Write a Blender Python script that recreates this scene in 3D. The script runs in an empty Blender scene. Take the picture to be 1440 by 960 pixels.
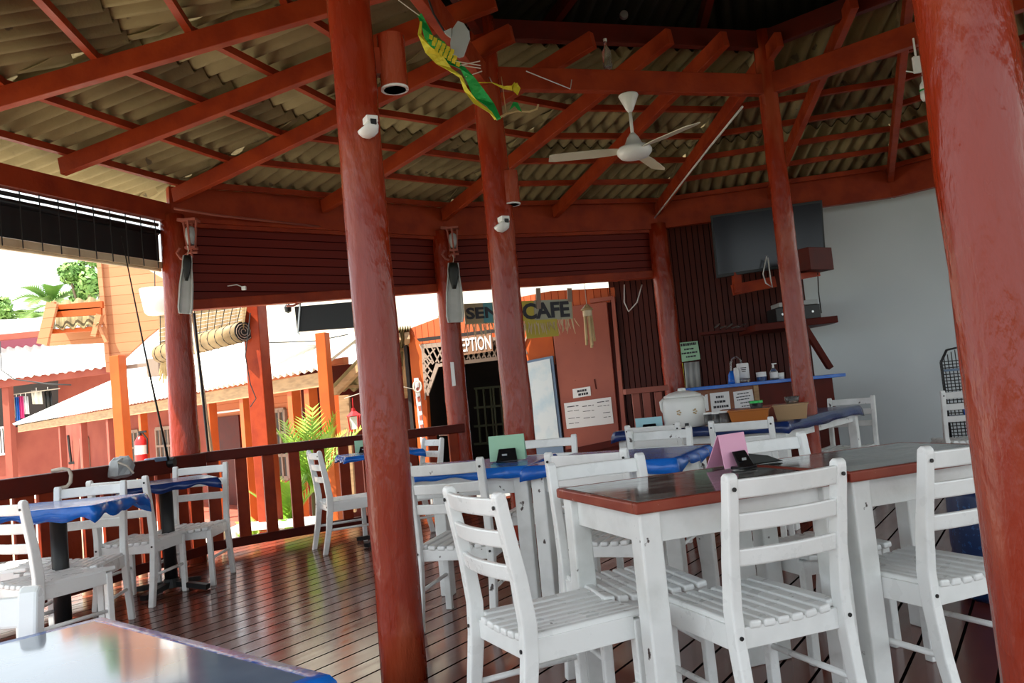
import bpy, bmesh, math, random
from mathutils import Vector, Matrix
random.seed(7)
rnd = random.Random(11)
PI = math.pi
sc = bpy.context.scene
col = sc.collection

# ------------------------------------------------------------------ camera
FPX, PITCH, ROLL, CAMH = 1160.0, math.radians(4.04), 0.095, 1.13
_F = Vector((0, math.cos(PITCH), math.sin(PITCH)))
_U0 = Vector((0, -math.sin(PITCH), math.cos(PITCH)))
_R = Vector((1, 0, 0)) * math.cos(ROLL) - _U0 * math.sin(ROLL)
_U = Vector((1, 0, 0)) * math.sin(ROLL) + _U0 * math.cos(ROLL)
CAM = Vector((0, 0, CAMH))
cd = bpy.data.cameras.new('camera'); cam = bpy.data.objects.new('camera', cd); col.objects.link(cam)
m3 = Matrix((_R, _U, -_F)).transposed()
cam.matrix_world = Matrix.Translation(CAM) @ m3.to_4x4()
cd.sensor_width = 36; cd.lens = FPX / 1440 * 36; cd.clip_start = 0.05; cd.clip_end = 400
sc.camera = cam

# ------------------------------------------------------------------ light, sky, exposure
sc.view_settings.view_transform = 'Standard'; sc.view_settings.look = 'None'
sc.view_settings.gamma = 1; sc.view_settings.use_curve_mapping = False
sc.view_settings.exposure = 1.2
w = bpy.data.worlds.new('sky'); sc.world = w; w.use_nodes = True
bg = w.node_tree.nodes['Background']
bg.inputs[0].default_value = (0.86, 0.94, 1.0, 1); bg.inputs[1].default_value = 1.0
sd = bpy.data.lights.new('sun', 'SUN'); sd.energy = 6.5; sd.angle = 0.01; sd.color = (1, 0.95, 0.86)
sun = bpy.data.objects.new('sun', sd); col.objects.link(sun)
sun.rotation_euler = Vector((0.35, 0.22, -0.90)).to_track_quat('-Z', 'Y').to_euler()
sc.cycles.max_bounces = 8; sc.cycles.diffuse_bounces = 5
sc.cycles.sample_clamp_indirect = 6

# ------------------------------------------------------------------ pixel -> place
def ray(x, y): return _F * FPX + _R * (x - 720) + _U * (480 - y)
def at(x, y, Y): d = ray(x, y); return CAM + d * (Y / d.y)
def atz(x, y, z): d = ray(x, y); return CAM + d * ((z - CAMH) / d.z)
def atp(x, y, p, n):
    d = ray(x, y); return CAM + d * ((Vector(p) - CAM).dot(n) / d.dot(n))

# ------------------------------------------------------------------ materials
def lin(c):
    c = c / 255
    return c / 12.92 if c <= 0.04045 else ((c + 0.055) / 1.055) ** 2.4
def rgb(r, g, b): return (lin(r), lin(g), lin(b), 1)
def mat(name, c, rough=0.5, metal=0, coat=0, spec=0.5, c2=None, nscale=8, ndetail=4, lo=0.4, hi=0.65, bump=0, bscale=40,
        stretch=(1, 1, 1), rvar=0, chips=None, chipsc=14, chipth=0.68, trans=0, alpha=1, emit=0, ior=1.45, sub=0):
    m = bpy.data.materials.new(name); m.use_nodes = True
    nt = m.node_tree; N = nt.nodes; L = nt.links; b = N['Principled BSDF']
    b.inputs['Base Color'].default_value = c; b.inputs['Roughness'].default_value = rough
    b.inputs['Metallic'].default_value = metal; b.inputs['Coat Weight'].default_value = coat
    b.inputs['Coat Roughness'].default_value = 0.12; b.inputs['Specular IOR Level'].default_value = spec
    b.inputs['Transmission Weight'].default_value = trans; b.inputs['IOR'].default_value = ior
    b.inputs['Subsurface Weight'].default_value = sub
    if emit: b.inputs['Emission Color'].default_value = c; b.inputs['Emission Strength'].default_value = emit
    tc = N.new('ShaderNodeTexCoord'); mp = N.new('ShaderNodeMapping'); L.new(tc.outputs['Object'], mp.inputs[0])
    mp.inputs['Scale'].default_value = stretch
    out = None
    def noise(s, d=4):
        n = N.new('ShaderNodeTexNoise'); n.inputs['Scale'].default_value = s; n.inputs['Detail'].default_value = d
        L.new(mp.outputs[0], n.inputs['Vector']); return n
    def ramp(src, a, bb):
        r = N.new('ShaderNodeMapRange'); r.inputs[1].default_value = a; r.inputs[2].default_value = bb
        L.new(src, r.inputs[0]); return r.outputs[0]
    if c2:
        mx = N.new('ShaderNodeMix'); mx.data_type = 'RGBA'
        mx.inputs[6].default_value = c; mx.inputs[7].default_value = c2
        L.new(ramp(noise(nscale, ndetail).outputs[0], lo, hi), mx.inputs[0]); out = mx.outputs[2]
    if chips:
        mx = N.new('ShaderNodeMix'); mx.data_type = 'RGBA'
        if out: L.new(out, mx.inputs[6])
        else: mx.inputs[6].default_value = c
        mx.inputs[7].default_value = chips
        L.new(ramp(noise(chipsc, 6).outputs[0], chipth, chipth + 0.03), mx.inputs[0]); out = mx.outputs[2]
    if out: L.new(out, b.inputs['Base Color'])
    if rvar:
        r = N.new('ShaderNodeMapRange'); r.inputs[1].default_value = 0.3; r.inputs[2].default_value = 0.7
        r.inputs[3].default_value = max(0.03, rough - rvar); r.inputs[4].default_value = rough + rvar
        L.new(noise(nscale * 2.3).outputs[0], r.inputs[0]); L.new(r.outputs[0], b.inputs['Roughness'])
    if bump:
        bp = N.new('ShaderNodeBump'); bp.inputs['Strength'].default_value = bump; bp.inputs['Distance'].default_value = 0.02
        L.new(noise(bscale, 5).outputs[0], bp.inputs['Height']); L.new(bp.outputs[0], b.inputs['Normal'])
    return m

def plank_mat(name, c, c2, gap, width, axis_angle, rough, rvar=0.1, gapw=0.07, axis='X', coat=0.0, bump=0.4, spec=0.5, nb=0.25):
    """boards of given width; dark grooves; board to board colour variation"""
    m = bpy.data.materials.new(name); m.use_nodes = True
    nt = m.node_tree; N = nt.nodes; L = nt.links; b = N['Principled BSDF']
    tc = N.new('ShaderNodeTexCoord'); mp = N.new('ShaderNodeMapping'); L.new(tc.outputs['Object'], mp.inputs[0])
    mp.inputs['Rotation'].default_value = (0, 0, axis_angle)
    sp = N.new('ShaderNodeSeparateXYZ'); L.new(mp.outputs[0], sp.inputs[0])
    src = {'X': 0, 'Y': 1, 'Z': 2}[axis]
    def M(op, a, v=None):
        n = N.new('ShaderNodeMath'); n.operation = op
        if hasattr(a, 'is_linked') or not isinstance(a, (int, float)): L.new(a, n.inputs[0])
        else: n.inputs[0].default_value = a
        if v is not None:
            if isinstance(v, (int, float)): n.inputs[1].default_value = v
            else: L.new(v, n.inputs[1])
        return n.outputs[0]
    q = M('DIVIDE', sp.outputs[src], width); fr = M('FRACT', q); fl = M('FLOOR', q)
    g = M('ABSOLUTE', M('SUBTRACT', fr, 0.5)); gm = M('GREATER_THAN', g, 0.5 - gapw / 2)
    wn = N.new('ShaderNodeTexWhiteNoise'); wn.noise_dimensions = '1D'; L.new(fl, wn.inputs['W'])
    nz = N.new('ShaderNodeTexNoise'); nz.inputs['Scale'].default_value = 3.0; nz.inputs['Detail'].default_value = 6
    mp2 = N.new('ShaderNodeMapping'); L.new(mp.outputs[0], mp2.inputs[0])
    mp2.inputs['Scale'].default_value = (6, 1, 6) if axis == 'X' else ((1, 1, 8) if axis == 'Z' else (1, 6, 6))
    L.new(mp2.outputs[0], nz.inputs['Vector'])
    f = M('ADD', M('MULTIPLY', wn.outputs['Value'], 0.55), M('MULTIPLY', nz.outputs[0], 0.5))
    mx = N.new('ShaderNodeMix'); mx.data_type = 'RGBA'; mx.inputs[6].default_value = c; mx.inputs[7].default_value = c2
    L.new(f, mx.inputs[0])
    mg = N.new('ShaderNodeMix'); mg.data_type = 'RGBA'; mg.inputs[7].default_value = gap
    L.new(mx.outputs[2], mg.inputs[6]); L.new(gm, mg.inputs[0]); L.new(mg.outputs[2], b.inputs['Base Color'])
    r = N.new('ShaderNodeMapRange'); r.inputs[1].default_value = 0.3; r.inputs[2].default_value = 0.7
    r.inputs[3].default_value = max(0.05, rough - rvar); r.inputs[4].default_value = rough + rvar
    L.new(nz.outputs[0], r.inputs[0]); L.new(r.outputs[0], b.inputs['Roughness'])
    ng = M('SUBTRACT', 1.0, gm)
    L.new(M('MULTIPLY', ng, coat), b.inputs['Coat Weight']); b.inputs['Coat Roughness'].default_value = 0.12
    L.new(M('MULTIPLY', ng, spec), b.inputs['Specular IOR Level'])
    bp = N.new('ShaderNodeBump'); bp.inputs['Strength'].default_value = bump; bp.inputs['Distance'].default_value = 0.01
    hh = M('ADD', M('MULTIPLY', M('LESS_THAN', g, 0.5 - gapw / 2), 1.0), M('MULTIPLY', nz.outputs[0], nb))
    L.new(hh, bp.inputs['Height']); L.new(bp.outputs[0], b.inputs['Normal'])
    return m

M_ = {}
M_['pole'] = mat('glossy red pole paint', (0.25, 0.022, 0.005, 1), 0.22, coat=0.1, spec=0.40, c2=(0.31, 0.055, 0.022, 1), nscale=3.5, lo=0.52, hi=0.60,
                 stretch=(1, 1, 0.3), rvar=0.14, bump=0.45, bscale=30)
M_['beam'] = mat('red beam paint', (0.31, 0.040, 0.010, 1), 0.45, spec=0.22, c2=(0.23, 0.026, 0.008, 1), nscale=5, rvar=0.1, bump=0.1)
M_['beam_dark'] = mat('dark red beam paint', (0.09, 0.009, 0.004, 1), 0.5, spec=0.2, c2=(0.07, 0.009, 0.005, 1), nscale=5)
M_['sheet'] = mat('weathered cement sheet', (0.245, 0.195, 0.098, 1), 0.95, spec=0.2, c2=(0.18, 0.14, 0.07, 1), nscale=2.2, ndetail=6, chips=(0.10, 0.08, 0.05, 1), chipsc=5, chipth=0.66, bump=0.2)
M_['sheet_dark'] = mat('shaded cement sheet', (0.03, 0.026, 0.018, 1), 0.9)  # near-black copy of the cement sheet, shade of the top tier in its colour
M_['white'] = mat('white gloss paint', (0.86, 0.88, 0.87, 1), 0.32, coat=0.15, c2=(0.74, 0.76, 0.75, 1), nscale=6, lo=0.5, hi=0.8,
                  chips=(0.05, 0.035, 0.03, 1), chipsc=15, chipth=0.735, rvar=0.1, bump=0.06)
M_['white_worn'] = mat('chipped white paint', (0.83, 0.85, 0.84, 1), 0.38, c2=(0.64, 0.66, 0.64, 1), nscale=7, lo=0.45, hi=0.8,
                       chips=(0.06, 0.045, 0.04, 1), chipsc=17, chipth=0.68, rvar=0.1, bump=0.08)
M_['table_top'] = mat('worn glossy table top', (0.10, 0.105, 0.10, 1), 0.10, coat=0.3, c2=(0.33, 0.35, 0.33, 1), nscale=4, lo=0.45, hi=0.62, chips=(0.02, 0.02, 0.022, 1), chipsc=6, chipth=0.63,
                      rvar=0.06, stretch=(1, 4, 1))
M_['table_edge'] = mat('scuffed red table edge', (0.24, 0.035, 0.018, 1), 0.4, chips=(0.62, 0.42, 0.36, 1), chipsc=22, chipth=0.66, c2=(0.30, 0.06, 0.03, 1))
M_['blue'] = mat('blue plastic cloth', (0.010, 0.15, 0.62, 1), 0.22, coat=0.2, c2=(0.008, 0.10, 0.46, 1), nscale=5, bump=0.3, bscale=18)
M_['navy'] = mat('navy plastic cloth', (0.010, 0.035, 0.16, 1), 0.25, coat=0.3, c2=(0.008, 0.024, 0.10, 1), nscale=5, bump=0.2, bscale=18)
M_['black'] = mat('black paint', (0.010, 0.011, 0.012, 1), 0.4)
M_['black_gloss'] = mat('black gloss', (0.006, 0.007, 0.009, 1), 0.12)
M_['bolt'] = mat('dark bolt', (0.03, 0.03, 0.03, 1), 0.4, metal=0.6)
M_['wall_white'] = mat('white plaster', (0.62, 0.68, 0.70, 1), 0.8, c2=(0.54, 0.60, 0.62, 1), nscale=0.8, ndetail=3)
M_['cream'] = mat('cream render', (0.80, 0.77, 0.66, 1), 0.9, c2=(0.74, 0.70, 0.58, 1), nscale=1)
M_['orange'] = mat('orange paint', (0.52, 0.10, 0.018, 1), 0.5, spec=0.3, c2=(0.44, 0.08, 0.016, 1), nscale=3)
M_['cabinet'] = mat('brick red door paint', (0.36, 0.095, 0.06, 1), 0.5, c2=(0.30, 0.075, 0.05, 1), nscale=2, chips=(0.14, 0.03, 0.02, 1), chipsc=20, chipth=0.72)
M_['pink_wall'] = mat('pink red wall paint', (0.32, 0.085, 0.058, 1), 0.8, spec=0.2, c2=(0.27, 0.066, 0.048, 1), nscale=1.5)
M_['roofw'] = mat('sun bleached roof sheet', (0.80, 0.78, 0.74, 1), 0.8, c2=(0.66, 0.62, 0.56, 1), nscale=1.5)
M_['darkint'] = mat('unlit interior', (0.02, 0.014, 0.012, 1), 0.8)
M_['bamboo'] = mat('bamboo', (0.55, 0.40, 0.20, 1), 0.5, c2=(0.42, 0.28, 0.12, 1), nscale=6)
M_['palebam'] = mat('pale cane', (0.72, 0.60, 0.40, 1), 0.5, c2=(0.60, 0.46, 0.28, 1), nscale=6)
M_['cane'] = mat('tan split cane', (0.30, 0.20, 0.09, 1), 0.6, c2=(0.22, 0.14, 0.06, 1), nscale=6)
M_['grey'] = mat('grey plastic', (0.36, 0.38, 0.38, 1), 0.45)
M_['fin'] = mat('pale grey rubber', (0.52, 0.54, 0.52, 1), 0.5, c2=(0.44, 0.46, 0.44, 1), nscale=6)
M_['rubber'] = mat('black rubber', (0.012, 0.014, 0.012, 1), 0.45)
M_['pwhite'] = mat('white plastic', (0.80, 0.81, 0.78, 1), 0.3)
M_['paper'] = mat('paper', (0.80, 0.80, 0.80, 1), 0.7)
M_['ink'] = mat('ink', (0.03, 0.03, 0.04, 1), 0.6)
M_['pgreen'] = mat('pale green card', (0.36, 0.62, 0.42, 1), 0.5)
M_['pblue'] = mat('pale blue card', (0.36, 0.66, 0.74, 1), 0.5)
M_['ppink'] = mat('pink card', (0.85, 0.42, 0.60, 1), 0.5)
M_['hotpink'] = mat('pink cloth', (0.75, 0.06, 0.26, 1), 0.7)
M_['metal'] = mat('bare metal', (0.6, 0.62, 0.62, 1), 0.3, metal=0.9)
M_['tgreen'] = mat('green tinsel', (0.02, 0.36, 0.07, 1), 0.2, metal=0.35, bump=0.4, bscale=30)
M_['tyellow'] = mat('yellow tinsel', (0.72, 0.60, 0.04, 1), 0.25, metal=0.25, bump=0.4, bscale=30)
M_['glass'] = mat('clear glass', (0.95, 0.97, 0.97, 1), 0.03, trans=0.95)
M_['pane'] = mat('window pane', (0.10, 0.11, 0.11, 1), 0.06)
M_['redgloss'] = mat('bright red enamel', (0.55, 0.02, 0.02, 1), 0.3)
M_['leaf'] = mat('bright palm leaf', (0.34, 0.56, 0.06, 1), 0.5, c2=(0.20, 0.40, 0.04, 1), nscale=6)
M_['leaf2'] = mat('tree leaf', (0.14, 0.28, 0.06, 1), 0.6, c2=(0.22, 0.36, 0.08, 1), nscale=1.5)
M_['trunk'] = mat('bark', (0.20, 0.15, 0.10, 1), 0.9)
M_['sand'] = mat('pale sandy ground', (0.62, 0.58, 0.50, 1), 0.9, c2=(0.52, 0.47, 0.40, 1), nscale=0.7)
M_['wood'] = mat('bare timber', (0.42, 0.26, 0.13, 1), 0.7, c2=(0.30, 0.18, 0.09, 1), nscale=4, stretch=(1, 1, 6))
M_['counter'] = mat('brown counter board', (0.26, 0.09, 0.035, 1), 0.5, c2=(0.20, 0.065, 0.028, 1), nscale=4)
M_['lattice'] = mat('grey brown lattice', (0.30, 0.22, 0.17, 1), 0.7)
M_['bluegrey'] = mat('blue grey frame paint', (0.16, 0.24, 0.36, 1), 0.5)
M_['board'] = mat('white board', (0.72, 0.80, 0.84, 1), 0.35, c2=(0.52, 0.68, 0.78, 1), nscale=5, lo=0.45, hi=0.7)
M_['screen'] = mat('tv screen', (0.004, 0.006, 0.010, 1), 0.18, spec=0.4)
M_['rope'] = mat('rope', (0.55, 0.50, 0.42, 1), 0.8)
M_['grime'] = mat('dark wire', (0.02, 0.02, 0.02, 1), 0.6)
M_['wire'] = mat('white cable', (0.65, 0.65, 0.62, 1), 0.5)
M_['drum'] = mat('mottled blue plastic', (0.010, 0.035, 0.13, 1), 0.35, chips=(0.02, 0.10, 0.30, 1), chipsc=40, chipth=0.58)
M_['floor'] = plank_mat('red deck boards', (0.12, 0.024, 0.012, 1), (0.17, 0.042, 0.022, 1), (0.004, 0.003, 0.003, 1), 0.147, 0, 0.20, 0.06, 0.085, coat=0.1, nb=0.06)
M_['panel'] = plank_mat('dark red weatherboard', (0.12, 0.009, 0.004, 1), (0.15, 0.013, 0.005, 1), (0.016, 0.002, 0.002, 1), 0.085, 0, 0.5, 0.08, 0.10, axis='Z', spec=0.2)
M_['slat'] = plank_mat('dark vertical slats', (0.045, 0.008, 0.005, 1), (0.075, 0.014, 0.008, 1), (0.006, 0.003, 0.003, 1), 0.07, 0, 0.5, 0.1, 0.16, spec=0.2)
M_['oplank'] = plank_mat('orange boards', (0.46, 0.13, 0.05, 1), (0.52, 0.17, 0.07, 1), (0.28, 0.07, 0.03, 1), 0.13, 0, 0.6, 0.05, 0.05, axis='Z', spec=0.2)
M_['gplank'] = plank_mat('pale sunlit orange boards', (0.50, 0.21, 0.10, 1), (0.58, 0.27, 0.14, 1), (0.36, 0.13, 0.06, 1), 0.13, 0, 0.7, 0.05, 0.05, axis='Z', spec=0.2)  # paler copy of the orange boards, sunlit washout put into the colour
M_['overt'] = plank_mat('orange vertical boards', (0.50, 0.085, 0.018, 1), (0.56, 0.11, 0.024, 1), (0.22, 0.03, 0.012, 1), 0.09, 0, 0.6, 0.05, 0.08)

# ------------------------------------------------------------------ mesh builder
class MB:
    def __init__(s): s.v = []; s.f = []; s.mi = []; s.cur = 0
    def add(s, vs, fs):
        o = len(s.v); s.v += [Vector(v) for v in vs]
        for f in fs: s.f.append([i + o for i in f]); s.mi.append(s.cur)
        return s
    def box(s, c, size, rz=0, M=None):
        sx, sy, sz = [a / 2 for a in size]
        R = M if M is not None else Matrix.Rotation(rz, 3, 'Z')
        c = Vector(c)
        vs = [c + R @ Vector((x * sx, y * sy, z * sz)) for z in (-1, 1) for y in (-1, 1) for x in (-1, 1)]
        return s.add(vs, [(0, 2, 3, 1), (4, 5, 7, 6), (0, 1, 5, 4), (2, 6, 7, 3), (0, 4, 6, 2), (1, 3, 7, 5)])
    def beam(s, p, q, w, h, up=(0, 0, 1), off=0):
        """box from p to q; w across, h along up"""
        p = Vector(p); q = Vector(q); d = (q - p); L = d.length; d.normalize(); up = Vector(up)
        sd_ = d.cross(up); sd_.normalize(); u = sd_.cross(d)
        R = Matrix((sd_, d, u)).transposed()
        return s.box((p + q) / 2 + u * off, (w, L, h), M=R)
    def tube(s, pts, r, n=10, caps=True):
        pts = [Vector(p) for p in pts]; rs = r if isinstance(r, (list, tuple)) else [r] * len(pts)
        vs = []; fs = []; prev = None
        for i, p in enumerate(pts):
            a = pts[max(0, i - 1)]; b = pts[min(len(pts) - 1, i + 1)]; d = (b - a).normalized()
            if prev is None:
                e = Vector((1, 0, 0)) if abs(d.x) < 0.9 else Vector((0, 1, 0))
                e = (e - d * e.dot(d)).normalized()
            else: e = (prev - d * prev.dot(d)).normalized()
            prev = e; g = d.cross(e)
            for k in range(n):
                t = 2 * PI * k / n; vs.append(p + (e * math.cos(t) + g * math.sin(t)) * rs[i])
        for i in range(len(pts) - 1):
            for k in range(n):
                a = i * n + k; b = i * n + (k + 1) % n; fs.append((a, b, b + n, a + n))
        if caps: fs.append(tuple(range(n))[::-1]); fs.append(tuple(range((len(pts) - 1) * n, len(pts) * n)))
        return s.add(vs, fs)
    def lathe(s, prof, c=(0, 0, 0), n=24, M=None, caps=True):
        c = Vector(c); vs = []; fs = []
        for r, z in prof:
            for k in range(n):
                t = 2 * PI * k / n; v = Vector((r * math.cos(t), r * math.sin(t), z)); vs.append(c + (M @ v if M else v))
        for i in range(len(prof) - 1):
            for k in range(n):
                a = i * n + k; b = i * n + (k + 1) % n; fs.append((a, b, b + n, a + n))
        if caps: fs.append(tuple(range(n))[::-1]); fs.append(tuple(range((len(prof) - 1) * n, len(prof) * n)))
        return s.add(vs, fs)
    def prism(s, pts, d):
        """polygon of 3D points extruded by vector d"""
        pts = [Vector(p) for p in pts]; d = Vector(d); n = len(pts)
        nrm = Vector((0, 0, 0))
        for i in range(n): nrm += pts[i].cross(pts[(i + 1) % n])
        if nrm.dot(d) > 0: pts = pts[::-1]
        vs = pts + [p + d for p in pts]
        fs = [tuple(range(n)), tuple(range(n, 2 * n))[::-1]] + [(i, i + n, (i + 1) % n + n, (i + 1) % n) for i in range(n)]
        return s.add(vs, fs)
    def build(s, name, m, parent=None, smooth=False, bevel=0, loc=None, rz=0, solid=0, seg=2, angle=None):
        me = bpy.data.meshes.new(name)
        o = bpy.data.objects.new(name, me); col.objects.link(o)
        org = Vector(loc) if loc is not None else Vector((0, 0, 0))
        Ri = Matrix.Rotation(-rz, 3, 'Z')
        me.from_pydata([Ri @ (v - org) for v in s.v], [], s.f); me.update()
        for mm in (m if isinstance(m, (list, tuple)) else [m]): me.materials.append(mm)
        for p, k in zip(me.polygons, s.mi): p.material_index = k
        bm = bmesh.new(); bm.from_mesh(me); bmesh.ops.recalc_face_normals(bm, faces=bm.faces); bm.to_mesh(me); bm.free()
        if smooth: me.polygons.foreach_set('use_smooth', [True] * len(me.polygons))
        o.location = org; o.rotation_euler = (0, 0, rz)
        if parent is not None:
            o.parent = parent
        if solid:
            k = o.modifiers.new('solid', 'SOLIDIFY'); k.thickness = solid; k.offset = 0
        if bevel:
            k = o.modifiers.new('bevel', 'BEVEL'); k.width = bevel; k.segments = seg; k.limit_method = 'ANGLE'; k.angle_limit = math.radians(40)
        return o

def tag(o, label=None, cat=None, group=None, kind=None):
    if label: o['label'] = label
    if cat: o['category'] = cat
    if group: o['group'] = group
    if kind: o['kind'] = kind
    return o
def thing(name, label, cat, loc=(0, 0, 0), rz=0, group=None):
    o = bpy.data.objects.new(name, None); col.objects.link(o); o.empty_display_size = 0.1
    o.location = loc; o.rotation_euler = (0, 0, rz)
    return tag(o, label, cat, group)
def copy_tree(o, parent=None):
    c = o.copy(); col.objects.link(c)
    if parent is not None: c.parent = parent
    for ch in o.children: copy_tree(ch, c)
    return c
def ch(mb, name, m, parent, **k):
    """build a part whose vertices are in world space under a thing standing at its location / rotation"""
    M4 = Matrix.Translation(parent.location) @ parent.rotation_euler.to_matrix().to_4x4()
    par = parent
    Mi = M4.inverted(); mb.v = [Mi @ v for v in mb.v]
    return mb.build(name, m, parent, **k)
def text(name, s, size, m, parent, M4, extrude=0.004, bold=0, sx=1.0):
    cu = bpy.data.curves.new(name, 'FONT'); cu.body = s; cu.size = size; cu.extrude = extrude; cu.align_x = 'CENTER'; cu.align_y = 'CENTER'
    cu.offset = bold; cu.resolution_u = 3
    t = bpy.data.objects.new('tmp', cu); col.objects.link(t)
    bpy.context.view_layer.update()
    me = bpy.data.meshes.new_from_object(t.evaluated_get(bpy.context.evaluated_depsgraph_get()))
    bpy.data.objects.remove(t); bpy.data.curves.remove(cu)
    me.materials.clear(); me.materials.append(m); me.name = name
    me.transform(Matrix.Diagonal((sx, 1, 1, 1)))
    o = bpy.data.objects.new(name, me); col.objects.link(o); o.parent = parent
    Pm = Matrix.Translation(parent.location) @ parent.rotation_euler.to_matrix().to_4x4()
    o.matrix_local = Pm.inverted() @ M4
    return o
def frame_on(p, n, right=None):
    """matrix whose +Z faces the viewer (-n), +X to the right, +Y up"""
    z = -Vector(n).normalized(); x = Vector((0, 0, 1)).cross(z).normalized(); y = z.cross(x)
    M = Matrix((x, y, z)).transposed().to_4x4(); M.translation = p
    return M

# ------------------------------------------------------------------ layout constants
CX, CY, RR = 1.79, 4.25, 5.5
C15 = math.cos(math.radians(15)); T15 = math.tan(math.radians(15))
def ring(r, deg, z=0): return Vector((CX + r * math.cos(math.radians(deg)), CY + r * math.sin(math.radians(deg)), z))
PH = 28.3
SL = 0.148
AP = Vector((2.65, 4.55, 4.08)); ZE = 3.135      # apex of the rafter undersides, height at the eave
P4 = Vector((-2.94, 7.24, 0)); P3 = Vector((-0.66, 9.0, 0)); P5 = Vector((1.86, 9.77, 0)); P10 = Vector((-3.80, 5.10, 0))
EV = {k: ring(5.5, PH + 15 * k) for k in range(0, 24, 2)}
EV[8], EV[6], EV[4], EV[10] = P4.copy(), P3.copy(), P5.copy(), P10.copy()
_e2 = at(1253, 268, 9.2); EV[2] = Vector((_e2.x, _e2.y, 0)); EV[12] = Vector((-3.5, 2.3, 0))
for k in range(1, 24, 2): EV[k] = (EV[k - 1] + EV[(k + 1) % 24]) / 2
def rf(k, t, dz=0):
    q = EV[k % 24].lerp(Vector((AP.x, AP.y, 0)), t); q.z = ZE + (AP.z - ZE) * t + dz; return q
HEX = [196, 136, 78, 18, 316, 254]
H_ = {a: ring(2.5, a) for a in HEX}
H_[196] = Vector((-0.585, 3.58, 0)); H_[254] = Vector((1.09, 1.83, 0))
def t_ring(k):
    "fraction of the rafter at which it crosses the inner ring of beams"
    e = EV[k % 24]; d = Vector((AP.x, AP.y, 0)) - e
    for i in range(6):
        a, c = H_[HEX[i]], H_[HEX[(i + 1) % 6]]; w_ = c - a
        den = d.x * w_.y - d.y * w_.x
        if abs(den) < 1e-6: continue
        q = a - e; t = (q.x * w_.y - q.y * w_.x) / den; u_ = (q.x * d.y - q.y * d.x) / den
        if 0 <= u_ <= 1 and 0 < t < 1: return t
    return 0.5
TR = {k: t_ring(k) for k in range(24)}
def roof_t(p):
    "fraction up the lower roof at a plan position"
    d = Vector((p.x - AP.x, p.y - AP.y, 0)); L = d.length
    for k in range(0, 24, 2):
        a, c = EV[k] - Vector((AP.x, AP.y, 0)), EV[(k + 2) % 24] - Vector((AP.x, AP.y, 0)); w_ = c - a
        den = d.x * w_.y - d.y * w_.x
        if abs(den) < 1e-9: continue
        m = (a.x * w_.y - a.y * w_.x) / den; u_ = (a.x * d.y - a.y * d.x) / den
        if m > 0 and -1e-6 <= u_ <= 1 + 1e-6: return 1 - 1 / m
    return 0.4
RPp = Vector((1.6, 10.5, 0)); RPn = Vector((0.287, 0.958, 0)).normalized(); RPd = Vector((0.958, -0.287, 0)).normalized()

# ================================================================== SETTING
g = MB(); g.prism([(-90, 1.5, -0.6), (5, 1.5, -0.6), (5, 120, -0.6), (-90, 120, -0.6)], (0, 0, -0.1)); o = g.build('ground', M_['sand']); tag(o, kind='structure')
M_['dark_ground'] = mat('added dark ground', (0.05, 0.07, 0.03, 1), 0.9, c2=(0.08, 0.10, 0.04, 1), nscale=1.2)  # unseen dark ground, added to cut light bouncing up to the ceiling
g = MB(); g.prism([(-90, -60, -0.6), (90, -60, -0.6), (90, 1.5, -0.6), (-90, 1.5, -0.6)], (0, 0, -0.1)); g.prism([(5, 1.5, -0.6), (90, 1.5, -0.6), (90, 120, -0.6), (5, 120, -0.6)], (0, 0, -0.1)); o = g.build('ground_added_dark', M_['dark_ground']); tag(o, kind='structure')
# deck
fl = MB()
fl.prism([(-4.2, -2.5, 0), (9, -2.5, 0), (9, 8.0, 0), (4.0, 11.2, 0), (1.2, 11.2, 0), (-0.95, 9.3, 0), (-3.05, 7.75, 0), (-3.95, 5.2, 0), (-4.2, 3.6, 0)], (0, 0, -0.12))
rz = math.radians(57 - 90)
o = fl.build('floor', M_['floor'], rz=rz); tag(o, kind='structure')

# lower and upper roof sheets: corrugated
def corrugated(mb, mid_deg, ra0, ra1, zf, pitch=0.135, amp=0.024, half=T15, seg=8):
    e = Vector((math.cos(math.radians(mid_deg)), math.sin(math.radians(mid_deg)), 0)); t = Vector((-e.y, e.x, 0))
    smax = ra1 * half; n = int(2 * smax / pitch * seg); vs = []; fs = []
    base = Vector((CX, CY, 0)); prev = None
    for i in range(n + 1):
        s_ = -smax + 2 * smax * i / n; a0 = max(ra0, abs(s_) / half)
        dz = amp * math.cos(2 * PI * s_ / pitch)
        k = len(vs)
        vs += [base + e * a0 + t * s_ + Vector((0, 0, zf(a0) + dz)), base + e * ra1 + t * s_ + Vector((0, 0, zf(ra1) + dz))]
        if prev is not None: fs.append((prev, k, k + 1, prev + 1))
        prev = k
    mb.add(vs, fs)
def sheet_sector(mb, k, t0, t1off, tmax, dz, pitch=0.14, amp=0.032, seg=8):
    A_, B_ = EV[k], EV[(k + 2) % 24]; L = (B_ - A_).length; mid = (A_ + B_) / 2; m = Vector((AP.x, AP.y, 0)) - mid
    n = int(L * 1.20 / pitch * seg); vs = []; fs = []; prev = None
    for i in range(n + 1):
        u_ = -0.10 + 1.20 * i / n; up = abs(u_ - 0.5)
        te = min(1 - 2 * up + 0.03, tmax if tmax is not None else TR[k] + (TR[(k + 2) % 24] - TR[k]) * min(max(u_, 0), 1) - t1off)
        if te <= t0 + 0.002: prev = None; continue
        z_ = amp * math.cos(2 * PI * u_ * L / pitch) + dz; kk = len(vs); bp = A_.lerp(B_, u_)
        for t in (t0, te):
            q = bp + m * t; q.z = ZE + (AP.z - ZE) * t + z_; vs.append(q)
        if prev is not None: fs.append((prev, kk, kk + 1, prev + 1))
        prev = kk
    mb.add(vs, fs)
sh = MB()
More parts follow.
